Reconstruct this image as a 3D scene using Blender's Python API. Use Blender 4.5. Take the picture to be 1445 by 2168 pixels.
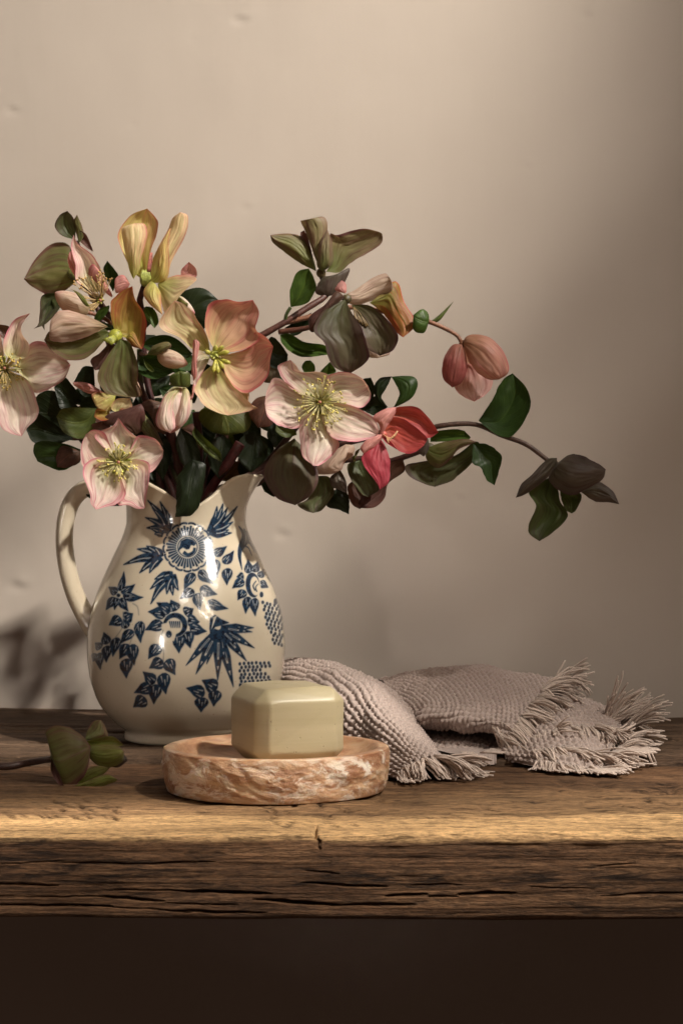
import bpy, bmesh, math, random
import numpy as np
from mathutils import Vector

random.seed(7); rng = np.random.default_rng(11)
for o in list(bpy.data.objects): bpy.data.objects.remove(o)
S = bpy.context.scene
COL = S.collection

# ------------------------------------------------------------------ camera
FPX, CX, CY, EYE = 4000.0, 722.5, 1084.0, 0.192      # photo focal length in px, centre, eye height over the beam
cam_d = bpy.data.cameras.new('camera'); cam = bpy.data.objects.new('camera', cam_d); COL.objects.link(cam)
cam.location = (0, 0, EYE); cam.rotation_euler = (math.radians(90), 0, 0)
cam_d.sensor_fit = 'VERTICAL'; cam_d.sensor_height = 36.0; cam_d.lens = 36.0 * FPX / 2168.0
cam_d.clip_start = 0.05; cam_d.clip_end = 60
cam_d.dof.use_dof = True; cam_d.dof.focus_distance = 1.36; cam_d.dof.aperture_fstop = 22.0
S.camera = cam
S.render.resolution_x, S.render.resolution_y = 682, 1024

# ------------------------------------------------------------------ light
w = bpy.data.worlds.new('World'); S.world = w; w.use_nodes = True
bg = w.node_tree.nodes['Background']; bg.inputs[0].default_value = (1.0, 0.64, 0.47, 1); bg.inputs[1].default_value = 0.050

def aim(o, target):
    d = Vector(target) - o.location
    o.rotation_euler = d.to_track_quat('-Z', 'Y').to_euler()

def polar(t, az, el, dist):
    a, e = math.radians(az), math.radians(el)
    return (t[0] + dist*math.cos(e)*math.sin(a), t[1] - dist*math.cos(e)*math.cos(a), t[2] + dist*math.sin(e))

KT = (-0.15, 1.6, 0.36)
kd = bpy.data.lights.new('window_light', 'SPOT'); key = bpy.data.objects.new('window_light', kd); COL.objects.link(key)
key.location = polar(KT, 50, 42, 3.0); aim(key, KT)
kd.energy = 830; kd.color = (1.0, 0.93, 0.83); kd.shadow_soft_size = 0.050
kd.spot_size = math.radians(34); kd.spot_blend = 0.6
# mask in the lamp standing in for foliage outside a window: the beam is uneven and fades towards one side
kd.use_nodes = True; kn = kd.node_tree
def kmath(op, x, y=0.0, z=None):
    n = kn.nodes.new('ShaderNodeMath'); n.operation = op
    for i, v in enumerate((x, y, z)):
        if v is None: continue
        if hasattr(v, 'is_linked'): kn.links.new(v, n.inputs[i])
        else: n.inputs[i].default_value = v
    return n.outputs[0]
def kstep(x, lo, hi, a, b):
    n = kn.nodes.new('ShaderNodeMapRange'); n.interpolation_type = 'SMOOTHSTEP'; kn.links.new(x, n.inputs[0])
    for i, v in zip((1, 2, 3, 4), (lo, hi, a, b)): n.inputs[i].default_value = v
    return n.outputs[0]
ktc = kn.nodes.new('ShaderNodeTexCoord'); ksp = kn.nodes.new('ShaderNodeSeparateXYZ'); kn.links.new(ktc.outputs['Normal'], ksp.inputs[0])
ka = kmath('MULTIPLY', kmath('DIVIDE', ksp.outputs[0], ksp.outputs[2]), -1.0); kb = kmath('MULTIPLY', kmath('DIVIDE', ksp.outputs[1], ksp.outputs[2]), -1.0)
ks = kmath('SUBTRACT', ka, kb)
kcm = kn.nodes.new('ShaderNodeCombineXYZ'); kn.links.new(ka, kcm.inputs[0]); kn.links.new(kb, kcm.inputs[1])
knz = kn.nodes.new('ShaderNodeTexNoise'); knz.inputs['Scale'].default_value = 26.0; knz.inputs['Detail'].default_value = 1.5; kn.links.new(kcm.outputs[0], knz.inputs['Vector'])
knf = kn.nodes.new('ShaderNodeTexNoise'); knf.inputs['Scale'].default_value = 46.0; knf.inputs['Detail'].default_value = 1.0; kn.links.new(kcm.outputs[0], knf.inputs['Vector'])
kdap = kmath('MULTIPLY', kstep(knz.outputs['Fac'], 0.38, 0.60, 0.60, 1.0), kstep(knf.outputs['Fac'], 0.46, 0.53, 0.25, 1.75))
kfade = kmath('MAXIMUM', kmath('MULTIPLY', kstep(ks, 0.01, 0.225, 1.0, 0.20), kstep(ks, -0.14, 0.02, 0.86, 1.0)), kstep(kb, -0.195, -0.160, 1.0, 0.0)); kside = kstep(ka, 0.085, 0.148, 1.0, 0.22)
def kblob(a0, b0, r, depth):                         # added soft spot in the lamp mask
    qx = kmath('DIVIDE', kmath('SUBTRACT', ka, a0), r); qy = kmath('DIVIDE', kmath('SUBTRACT', kb, b0), r)
    return kstep(kmath('ADD', kmath('MULTIPLY', qx, qx), kmath('MULTIPLY', qy, qy)), 0.25, 1.9, 1.0-depth, 1.0)
for kq in ((-0.078, -0.112, 0.026, .85), (0.047, -0.113, 0.018, .8), (0.012, -0.020, 0.011, .45), (-0.034, 0.020, 0.014, .65), (-0.054, -0.012, 0.010, .35), (0.023, -0.084, 0.012, .6), (-0.030, -0.105, 0.014, .6), (-0.032, -0.021, 0.010, .6),
           (0.105, -0.049, 0.016, .5), (0.119, -0.099, 0.02, .6), (0.068, -0.080, 0.014, .45), (0.009, 0.061, 0.010, .35),
           (-0.027, -0.008, 0.010, -.9), (-0.046, -0.016, 0.009, -.9), (-0.018, -0.040, 0.009, -.6), (-0.002, -0.076, 0.008, -.7), (0.010, -0.046, 0.007, -.9), (0.030, -0.074, 0.008, -.6)):   # negative depth: added bright spots on chosen blooms
    kside = kmath('MULTIPLY', kside, kblob(*kq))
kwal = kmath('MAXIMUM', kstep(kb, -0.180, -0.150, 1.0, 0.0), kmath('MAXIMUM', kstep(kb, 0.012, 0.035, 0.0, 1.0), kstep(ka, 0.045, 0.062, 0.0, 0.85)))
kdap = kmath('ADD', kmath('MULTIPLY', kdap, kmath('SUBTRACT', 1.0, kwal)), kmath('MULTIPLY', kwal, 0.86))
kmask = kmath('MULTIPLY', kmath('MULTIPLY', kfade, kside), kdap)
kem = kn.nodes['Emission']; kn.links.new(kmask, kem.inputs['Strength'])

# added area lamps: soft fill and broken highlights on the jug's glaze
def soft(az, el, target, sx, sy, energy, scale, spread, col=(1.0, 0.86, 0.70)):
    fd = bpy.data.lights.new('soft_light', 'AREA'); fo = bpy.data.objects.new('soft_light', fd); COL.objects.link(fo)
    fo.location = polar((XJ0, 1.5, 0.12), az, el, 2.6); aim(fo, target)
    fd.shape = 'RECTANGLE'; fd.size = sx; fd.size_y = sy; fd.energy = energy; fd.color = col; fd.spread = math.radians(spread)
    fd.use_nodes = True; fn = fd.node_tree; fg = fn.nodes.new('ShaderNodeNewGeometry')
    fz = fn.nodes.new('ShaderNodeTexNoise'); fz.inputs['Scale'].default_value = scale; fz.inputs['Detail'].default_value = 5.0; fz.inputs['Roughness'].default_value = 0.65; fn.links.new(fg.outputs['Parametric'], fz.inputs['Vector'])
    fr_ = fn.nodes.new('ShaderNodeMapRange'); fn.links.new(fz.outputs['Fac'], fr_.inputs[0])
    for i_, v_ in zip((1, 2, 3, 4), (0.50, 0.54, 0.0, 2.0)): fr_.inputs[i_].default_value = v_
    fn.links.new(fr_.outputs[0], fn.nodes['Emission'].inputs['Strength'])
XJ0 = -0.1255
soft(30, 31, (-0.25, 1.7, 0.40), 0.75, 0.80, 2.3, 3.2, 50)
soft(2, 37, (-0.20, 1.6, 0.30), 0.45, 0.22, 0.45, 4.0, 50, (1.0, 0.93, 0.86))
soft(-23, 3, (XJ0, 1.5, 0.10), 0.24, 0.34, 0.06, 4.0, 10, (1.0, 0.93, 0.86))

vs = S.view_settings
vs.view_transform = 'Standard'; vs.look = 'None'; vs.exposure = 0.0; vs.gamma = 1.0; vs.use_curve_mapping = False

# ------------------------------------------------------------------ helpers
def W(px, py, D):                                    # photo pixel + distance from the camera plane -> point
    return Vector(((px-CX)/FPX*D, D, EYE-(py-CY)/FPX*D))
def Wn(px, py, D):
    return np.stack([(px-CX)/FPX*D, D+0*px, EYE-(py-CY)/FPX*D], -1)
Z = {'A': (0,420,480/1445), 'B': (0,620,480/1445), 'C': (280,600,340/1445), 'D': (540,440,380/1445),
     'E': (540,740,460/1445), 'F': (860,620,480/1445), 'G': (90,980,550/1445), 'H': (320,1400,540/1445),
     'T': (580,1380,865/1445), 'L': (0,1480,360/1445), 'J': (240,1040,380/1445), 'K': (180,1230,440/1445), 'P': (0,0,1.0)}
def zx(tag, p):
    ox, oy, s = Z[tag]; return (ox + p[0]*s, oy + p[1]*s)

def link(name, me, mat=None, parent=None):
    o = bpy.data.objects.new(name, me); COL.objects.link(o)
    if mat: me.materials.append(mat)
    if parent:
        o.parent = parent
        o.matrix_parent_inverse = parent_inv(parent)
    return o
def parent_inv(p):                                   # parts keep world coordinates under an Empty that stands at the thing's base
    from mathutils import Matrix
    return Matrix.Translation(p.location).inverted() if p.type == 'EMPTY' else Matrix.Identity(4)
def empty(name, loc, label, cat, group=None):
    o = bpy.data.objects.new(name, None); COL.objects.link(o); o.location = loc; o.empty_display_size = 0.02
    o['label'] = label; o['category'] = cat
    if group: o['group'] = group
    return o
def grid_faces(nr, nc, wrap=False):
    i = np.arange(nr-1)[:, None]; j = np.arange(nc if wrap else nc-1)[None, :]
    a = i*nc + j; b = i*nc + (j+1) % nc
    return np.stack([a, b, b+nc, a+nc], -1).reshape(-1, 4)
def mesh_np(name, V, F, smooth=True, attrs=None, uv=None):
    V = np.asarray(V, np.float32).reshape(-1, 3); F = np.asarray(F, np.int32)
    me = bpy.data.meshes.new(name)
    me.vertices.add(len(V)); me.vertices.foreach_set('co', V.ravel())
    k = F.shape[1]
    me.loops.add(F.size); me.loops.foreach_set('vertex_index', F.ravel())
    me.polygons.add(len(F)); me.polygons.foreach_set('loop_start', np.arange(0, F.size, k, dtype=np.int32))
    me.polygons.foreach_set('loop_total', np.full(len(F), k, np.int32))
    me.polygons.foreach_set('use_smooth', np.full(len(F), smooth))
    me.update(calc_edges=True)
    for nm, arr in (attrs or {}).items():
        arr = np.asarray(arr, np.float32)
        if arr.ndim == 1 or arr.shape[-1] == 1:
            at = me.attributes.new(nm, 'FLOAT', 'POINT'); at.data.foreach_set('value', arr.ravel())
        else:
            if arr.shape[-1] == 3: arr = np.concatenate([arr, np.ones(arr.shape[:-1]+(1,), np.float32)], -1)
            at = me.attributes.new(nm, 'FLOAT_COLOR', 'POINT'); at.data.foreach_set('color', arr.ravel())
    if uv is not None:
        l = me.uv_layers.new(name='UVMap'); l.data.foreach_set('uv', np.asarray(uv, np.float32)[F.ravel()].ravel())
    return me
def vnoise(x, y, seed=0):                            # smooth value noise, numpy
    g = np.random.default_rng(seed).random((256, 256))
    xi = np.floor(x).astype(int); yi = np.floor(y).astype(int); fx = x-xi; fy = y-yi
    fx = fx*fx*(3-2*fx); fy = fy*fy*(3-2*fy)
    a = g[xi % 256, yi % 256]; b = g[(xi+1) % 256, yi % 256]; c = g[xi % 256, (yi+1) % 256]; d = g[(xi+1) % 256, (yi+1) % 256]
    return (a*(1-fx)+b*fx)*(1-fy)+(c*(1-fx)+d*fx)*fy
def fbm(x, y, seed=0, octv=4, gain=0.5):
    s = 0; a = 1; n = 0
    for k in range(octv):
        s = s + a*(vnoise(x*2**k, y*2**k, seed+k)-0.5); n += a; a *= gain
    return s/n*2
def smooth(a, b, x):
    t = np.clip((x-a)/(b-a), 0, 1); return t*t*(3-2*t)
def catmull(P, n, clamp=True):                       # (k,d) -> (n,d), resampled by arc length
    P = np.asarray(P, float); k = len(P)
    Q = np.vstack([2*P[0]-P[1], P, 2*P[-1]-P[-2]])
    m = 12; out = []
    for i in range(k-1):
        p0, p1, p2, p3 = Q[i:i+4]
        t = np.linspace(0, 1, m, endpoint=False)[:, None]
        out.append(0.5*((2*p1)+(-p0+p2)*t+(2*p0-5*p1+4*p2-p3)*t**2+(-p0+3*p1-3*p2+p3)*t**3))
    out = np.vstack(out+[P[-1:]])
    s = np.concatenate([[0], np.cumsum(np.linalg.norm(np.diff(out, axis=0), axis=1))])
    q = np.linspace(0, s[-1], n)
    return np.stack([np.interp(q, s, out[:, i]) for i in range(P.shape[1])], -1)
def tube(path, rad, ns=8, close=True):
    P = np.asarray(path, float); n = len(P); R = np.broadcast_to(np.asarray(rad, float), (n,))
    T = np.gradient(P, axis=0); T /= np.linalg.norm(T, axis=1)[:, None]+1e-12
    up = np.array([0.3, 0.2, 0.93]) if abs(T[0][2]) < 0.9 else np.array([1.0, 0.1, 0])
    N = np.zeros_like(P); v = up
    for i in range(n):
        v = v - T[i]*np.dot(v, T[i]); v /= np.linalg.norm(v)+1e-12; N[i] = v
    B = np.cross(T, N); a = np.linspace(0, 2*np.pi, ns, endpoint=False)
    V = P[:, None]+R[:, None, None]*(np.cos(a)[None, :, None]*N[:, None]+np.sin(a)[None, :, None]*B[:, None])
    V = V.reshape(-1, 3); F = grid_faces(n, ns, True)
    if close:
        V = np.vstack([V, P[:1], P[-1:]]); c0 = n*ns; j = np.arange(ns)
        e0 = np.stack([(j+1) % ns, j, np.full(ns, c0), np.full(ns, c0)], -1)
        e1 = np.stack([(n-1)*ns+j, (n-1)*ns+(j+1) % ns, np.full(ns, c0+1), np.full(ns, c0+1)], -1)
        return V, F, np.vstack([e0, e1])[:, :3]
    return V, F, np.zeros((0, 3), int)
class Bag:                                           # collects geometry for one mesh
    def __init__(s): s.v = []; s.q = []; s.t = []; s.n = 0; s.c = []
    def add(s, V, Q=None, T=None, col=None):
        s.v.append(np.asarray(V, float)); 
        if Q is not None and len(Q): s.q.append(np.asarray(Q)+s.n)
        if T is not None and len(T): s.t.append(np.asarray(T)+s.n)
        s.c.append(np.broadcast_to(np.asarray(col if col is not None else (1, 1, 1), float), (len(V), 3))); s.n += len(V)
    def tube(s, path, rad, ns=6, col=None):
        V, Q, T = tube(path, rad, ns); s.add(V, Q, T, col)
    def build(s, name, mat, parent=None):
        V = np.vstack(s.v); C = np.vstack(s.c)
        me = bpy.data.meshes.new(name)
        fs = [list(map(int, f)) for a in s.q for f in a]+[list(map(int, f)) for a in s.t for f in a]
        me.from_pydata(V.tolist(), [], fs)
        me.polygons.foreach_set('use_smooth', [True]*len(me.polygons))
        at = me.attributes.new('pig', 'FLOAT_COLOR', 'POINT'); at.data.foreach_set('color', np.hstack([C, np.ones((len(C), 1))]).astype(np.float32).ravel())
        return link(name, me, mat, parent)
def ellipsoid(c, ax, rl, rw, nl=7, ns=8):            # along axis ax
    ax = np.asarray(ax, float); ax /= np.linalg.norm(ax); c = np.asarray(c, float)
    t = np.linspace(-1, 1, nl); P = c+ax*(t*rl)[:, None]; R = rw*np.sqrt(np.maximum(1-t*t, 0.0004))
    return tube(P, R, ns)

# ------------------------------------------------------------------ node helpers
def mat(name):
    m = bpy.data.materials.new(name); m.use_nodes = True
    nt = m.node_tree; p = nt.nodes['Principled BSDF']
    return m, nt, p
def N(nt, typ, **kw):
    n = nt.nodes.new(typ)
    for k, v in kw.items():
        if k.startswith('i_'):
            key_ = k[2:]
            n.inputs[int(key_) if key_.isdigit() else key_].default_value = v
        else: setattr(n, k, v)
    return n
def L(nt, a, b): nt.links.new(a, b)
def noise(nt, vec, scale, detail=4, rough=0.55, stretch=(1, 1, 1), dist=0.0):
    mp = N(nt, 'ShaderNodeMapping'); mp.inputs['Scale'].default_value = stretch; L(nt, vec, mp.inputs['Vector'])
    n = N(nt, 'ShaderNodeTexNoise'); n.inputs['Scale'].default_value = scale; n.inputs['Detail'].default_value = detail
    n.inputs['Roughness'].default_value = rough; n.inputs['Distortion'].default_value = dist
    L(nt, mp.outputs[0], n.inputs['Vector']); return n.outputs['Fac']
def ramp(nt, fac, stops):
    r = N(nt, 'ShaderNodeValToRGB'); e = r.color_ramp.elements
    while len(e) < len(stops): e.new(0.5)
    for i, (p, c) in enumerate(stops):
        e[i].position = p; e[i].color = (c[0], c[1], c[2], 1) if not isinstance(c, (int, float)) else (c, c, c, 1)
    L(nt, fac, r.inputs[0]); return r.outputs[0]
def mix(nt, fac, a, b, mode='MIX'):
    m = N(nt, 'ShaderNodeMix', data_type='RGBA', blend_type=mode)
    for s, v in ((m.inputs[0], fac), (m.inputs[6], a), (m.inputs[7], b)):
        if hasattr(v, 'is_linked'): L(nt, v, s)
        else: s.default_value = v if isinstance(v, (int, float)) else (v[0], v[1], v[2], 1)
    return m.outputs[2]
def math_(nt, op, a, b=0.0):
    m = N(nt, 'ShaderNodeMath', operation=op)
    for s, v in ((m.inputs[0], a), (m.inputs[1], b)):
        if hasattr(v, 'is_linked'): L(nt, v, s)
        else: s.default_value = v
    return m.outputs[0]
def bump(nt, p, h, strength, dist=0.001, normal=None):
    b = N(nt, 'ShaderNodeBump'); b.inputs['Strength'].default_value = strength; b.inputs['Distance'].default_value = dist
    L(nt, h, b.inputs['Height'])
    if normal: L(nt, normal, b.inputs['Normal'])
    if p: L(nt, b.outputs[0], p.inputs['Normal'])
    return b.outputs[0]
def obj_co(nt): return N(nt, 'ShaderNodeTexCoord').outputs['Object']
def uv_co(nt): return N(nt, 'ShaderNodeTexCoord').outputs['UV']
def attr(nt, nm):
    a = N(nt, 'ShaderNodeAttribute'); a.attribute_name = nm; return a

# ------------------------------------------------------------------ materials
def m_wall():
    m, nt, p = mat('limewashed_plaster'); c = obj_co(nt)
    n1 = noise(nt, c, 3.0, 5, 0.6); n2 = noise(nt, c, 26, 5, 0.6, (1, 1, 0.5)); brush = noise(nt, c, 110, 3, 0.6, (1, 1, 0.08)); gr = noise(nt, c, 480, 2, 0.5)
    col = mix(nt, ramp(nt, n1, [(0.3, 0), (0.7, 1)]), (0.485, 0.418, 0.362), (0.53, 0.462, 0.402))
    col = mix(nt, math_(nt, 'MULTIPLY', brush, 0.12), col, (0.42, 0.37, 0.31))
    L(nt, col, p.inputs['Base Color']); p.inputs['Roughness'].default_value = 0.85; p.inputs['Specular IOR Level'].default_value = 0.2
    h = math_(nt, 'ADD', math_(nt, 'MULTIPLY', n2, 1.0), math_(nt, 'ADD', math_(nt, 'MULTIPLY', brush, 0.35), math_(nt, 'MULTIPLY', gr, 0.12)))
    bump(nt, p, h, 0.16, 0.0011)
    return m
def m_wood(name, c_dark, c_mid, c_light, c_pale):
    m, nt, p = mat(name); c = obj_co(nt); a = attr(nt, 'tone')
    sep = N(nt, 'ShaderNodeSeparateColor'); L(nt, a.outputs['Color'], sep.inputs[0])
    g1 = noise(nt, c, 60, 6, 0.65, (0.05, 1, 1), 0.6); g2 = noise(nt, c, 420, 6, 0.7, (0.035, 1, 1), 0.5); bl = noise(nt, c, 16, 5, 0.65, (0.35, 1, 1), 0.4)
    fib = noise(nt, c, 1100, 4, 0.7, (0.06, 1, 1)); sp = noise(nt, c, 210, 7, 0.75, (0.14, 1, 1), 0.6)
    f = math_(nt, 'ADD', math_(nt, 'MULTIPLY', g1, 0.55), math_(nt, 'MULTIPLY', g2, 0.45))
    col = ramp(nt, f, [(0.36, c_dark), (0.50, c_mid), (0.62, c_light)])
    col = mix(nt, ramp(nt, bl, [(0.38, 0.0), (0.66, 0.75)]), col, c_dark)
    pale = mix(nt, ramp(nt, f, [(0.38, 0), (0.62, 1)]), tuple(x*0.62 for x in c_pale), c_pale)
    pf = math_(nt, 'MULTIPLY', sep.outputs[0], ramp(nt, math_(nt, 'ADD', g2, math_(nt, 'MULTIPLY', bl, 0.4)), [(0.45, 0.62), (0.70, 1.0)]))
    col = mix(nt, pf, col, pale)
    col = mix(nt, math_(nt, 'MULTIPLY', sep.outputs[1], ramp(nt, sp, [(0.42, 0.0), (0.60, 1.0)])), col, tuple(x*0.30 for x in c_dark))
    col = mix(nt, math_(nt, 'MULTIPLY', ramp(nt, sp, [(0.56, 0.0), (0.70, 0.7)]), 0.8), col, tuple(x*0.45 for x in c_dark))
    gr_ = noise(nt, c, 650, 5, 0.75, (0.22, 1, 1)); col = mix(nt, ramp(nt, gr_, [(0.40, 0.55), (0.52, 0.0)]), col, tuple(x*0.55 for x in c_dark)); col = mix(nt, ramp(nt, gr_, [(0.52, 0.0), (0.66, 0.35)]), col, mix(nt, 1.0, col, (1.9, 1.8, 1.7), 'MULTIPLY'))
    L(nt, col, p.inputs['Base Color']); p.inputs['Roughness'].default_value = 0.72; p.inputs['Specular IOR Level'].default_value = 0.25
    h = math_(nt, 'ADD', math_(nt, 'MULTIPLY', g2, 1.0), math_(nt, 'ADD', math_(nt, 'MULTIPLY', gr_, 0.8), math_(nt, 'MULTIPLY', g1, 0.8)))
    h = math_(nt, 'SUBTRACT', h, math_(nt, 'MULTIPLY', ramp(nt, sp, [(0.56, 0.0), (0.66, 1.0)]), 0.8))
    bump(nt, p, h, 0.9, 0.0022)
    return m
def m_petal():
    m, nt, p = mat('petal_tissue'); uv = uv_co(nt); a = attr(nt, 'pig').outputs['Color']
    v1 = noise(nt, uv, 1.0, 4, 0.6, (15, 1.4, 1), 0.2); v2 = noise(nt, uv, 1.0, 3, 0.6, (38, 3, 1), 0.3); blot = noise(nt, uv, 3.5, 4, 0.6)
    vein = ramp(nt, v1, [(0.53, 0.0), (0.60, 1.0)])
    dark = mix(nt, 1.0, a, (0.62, 0.42, 0.40), 'MULTIPLY'); light = mix(nt, 1.0, a, (1.12, 1.10, 1.06), 'MULTIPLY')
    col = mix(nt, math_(nt, 'MULTIPLY', vein, 0.62), a, dark)
    col = mix(nt, math_(nt, 'MULTIPLY', ramp(nt, v2, [(0.5, 0), (0.62, 1)]), 0.40), col, dark)
    col = mix(nt, ramp(nt, blot, [(0.4, 0), (0.65, 0.6)]), col, light)
    L(nt, col, p.inputs['Base Color']); p.inputs['Roughness'].default_value = 0.5; p.inputs['Specular IOR Level'].default_value = 0.3
    p.inputs['Sheen Weight'].default_value = 0.08
    nb = bump(nt, p, math_(nt, 'ADD', v1, math_(nt, 'MULTIPLY', v2, 0.5)), 0.22, 0.0005)
    tr = N(nt, 'ShaderNodeBsdfTranslucent'); L(nt, mix(nt, 1.0, col, (1.15, 1.0, 0.75), 'MULTIPLY'), tr.inputs[0]); L(nt, nb, tr.inputs['Normal'])
    ms = N(nt, 'ShaderNodeMixShader'); ms.inputs[0].default_value = 0.36
    L(nt, p.outputs[0], ms.inputs[1]); L(nt, tr.outputs[0], ms.inputs[2]); L(nt, ms.outputs[0], nt.nodes['Material Output'].inputs[0])
    return m
def m_leaf():
    m, nt, p = mat('leaf_blade'); uv = uv_co(nt); a = attr(nt, 'pig').outputs['Color']
    sx = N(nt, 'ShaderNodeSeparateXYZ'); L(nt, uv, sx.inputs[0])
    au = math_(nt, 'ABSOLUTE', math_(nt, 'SUBTRACT', sx.outputs[0], 0.5))
    mid = ramp(nt, au, [(0.0, 1.0), (0.035, 0.0)])
    # side veins: stripes of (t - k*|u|)
    q = math_(nt, 'SUBTRACT', math_(nt, 'MULTIPLY', sx.outputs[1], 9.0), math_(nt, 'MULTIPLY', au, 7.0))
    fr = math_(nt, 'ABSOLUTE', math_(nt, 'SUBTRACT', math_(nt, 'FRACT', q), 0.5))
    side = ramp(nt, fr, [(0.0, 1.0), (0.10, 0.0)])
    bl = noise(nt, uv, 4, 4, 0.6)
    col = mix(nt, ramp(nt, bl, [(0.3, 0), (0.7, 1)]), mix(nt, 1.0, a, (0.7, 0.75, 0.8), 'MULTIPLY'), mix(nt, 1.0, a, (1.25, 1.2, 1.0), 'MULTIPLY'))
    vc = mix(nt, 1.0, a, (2.1, 1.8, 1.6), 'MULTIPLY')
    col = mix(nt, math_(nt, 'MULTIPLY', mid, 0.6), col, vc); col = mix(nt, math_(nt, 'MULTIPLY', side, 0.22), col, vc)
    L(nt, col, p.inputs['Base Color']); p.inputs['Roughness'].default_value = 0.42; p.inputs['Specular IOR Level'].default_value = 0.28
    nb = bump(nt, p, math_(nt, 'SUBTRACT', math_(nt, 'MULTIPLY', bl, 0.6), math_(nt, 'ADD', mid, math_(nt, 'MULTIPLY', side, 0.5))), 0.4, 0.0008)
    tr = N(nt, 'ShaderNodeBsdfTranslucent'); L(nt, mix(nt, 1.0, col, (1.3, 1.3, 0.5), 'MULTIPLY'), tr.inputs[0])
    ms = N(nt, 'ShaderNodeMixShader'); ms.inputs[0].default_value = 0.22
    L(nt, p.outputs[0], ms.inputs[1]); L(nt, tr.outputs[0], ms.inputs[2]); L(nt, ms.outputs[0], nt.nodes['Material Output'].inputs[0])
    return m
def m_stem():
    m, nt, p = mat('stem_skin'); c = obj_co(nt); a = attr(nt, 'pig').outputs['Color']
    n = noise(nt, c, 350, 4, 0.65); n2 = noise(nt, c, 90, 3, 0.6)
    col = mix(nt, ramp(nt, n, [(0.35, 0), (0.65, 1)]), mix(nt, 1.0, a, (0.6, 0.55, 0.55), 'MULTIPLY'), mix(nt, 1.0, a, (1.3, 1.2, 1.1), 'MULTIPLY'))
    L(nt, col, p.inputs['Base Color']); p.inputs['Roughness'].default_value = 0.5
    bump(nt, p, n, 0.4, 0.0006)
    return m
def m_jug():
    m, nt, p = mat('cream_glaze_with_blue_print'); c = obj_co(nt); pa = attr(nt, 'paint'); sep = N(nt, 'ShaderNodeSeparateColor'); L(nt, pa.outputs['Color'], sep.inputs[0])
    n1 = noise(nt, c, 9, 4, 0.6); spk = noise(nt, c, 420, 2, 0.5); big = noise(nt, c, 60, 4, 0.6)
    col = mix(nt, ramp(nt, n1, [(0.35, 0), (0.7, 1)]), (0.49, 0.42, 0.315), (0.55, 0.48, 0.37))
    col = mix(nt, ramp(nt, spk, [(0.70, 0), (0.78, 0.55)]), col, (0.25, 0.17, 0.10))
    col = mix(nt, ramp(nt, big, [(0.55, 0), (0.75, 0.25)]), col, (0.46, 0.37, 0.25))
    col = mix(nt, math_(nt, 'MULTIPLY', sep.outputs[1], 0.72), col, (0.115, 0.155, 0.20))
    ink = mix(nt, ramp(nt, noise(nt, c, 260, 3, 0.6), [(0.35, 0), (0.65, 1)]), (0.006, 0.012, 0.026), (0.014, 0.036, 0.068))
    col = mix(nt, sep.outputs[0], col, ink)
    L(nt, col, p.inputs['Base Color']); p.inputs['Roughness'].default_value = 0.16
    p.inputs['Coat Weight'].default_value = 0.6; p.inputs['Coat Roughness'].default_value = 0.06
    bump(nt, p, math_(nt, 'ADD', noise(nt, c, 45, 3, 0.5), math_(nt, 'MULTIPLY', noise(nt, c, 300, 2, 0.5), 0.12)), 0.18, 0.002)
    return m
def m_stone():
    m, nt, p = mat('honey_onyx_stone'); c = obj_co(nt); ch = attr(nt, 'chip').outputs['Fac']
    w1 = noise(nt, c, 22, 5, 0.6, (1, 1, 3.2), 1.2); b = noise(nt, c, 60, 4, 0.6, (0.6, 0.6, 3.0), 0.8); cr = noise(nt, c, 62, 8, 0.75, (0.6, 0.6, 1.3), 0.7); fine = noise(nt, c, 500, 3, 0.6)
    col = ramp(nt, w1, [(0.30, (0.30, 0.14, 0.07)), (0.43, (0.45, 0.245, 0.135)), (0.55, (0.58, 0.36, 0.21)), (0.70, (0.64, 0.46, 0.31))])
    col = mix(nt, ramp(nt, b, [(0.50, 0), (0.62, 0.55)]), col, (0.30, 0.13, 0.07))
    wht = math_(nt, 'MULTIPLY', ch, ramp(nt, cr, [(0.50, 0), (0.57, 1)]))
    col = mix(nt, wht, col, (0.80, 0.70, 0.58))
    L(nt, col, p.inputs['Base Color'])
    L(nt, ramp(nt, wht, [(0, 0.38), (1, 0.75)]), p.inputs['Roughness'])
    p.inputs['Subsurface Weight'].default_value = 0.35; p.inputs['Subsurface Radius'].default_value = (1, 0.5, 0.25); p.inputs['Subsurface Scale'].default_value = 0.006
    bump(nt, p, math_(nt, 'MULTIPLY', math_(nt, 'ADD', cr, math_(nt, 'MULTIPLY', fine, 0.25)), math_(nt, 'ADD', ch, 0.03)), 0.8, 0.0025)
    return m
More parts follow.
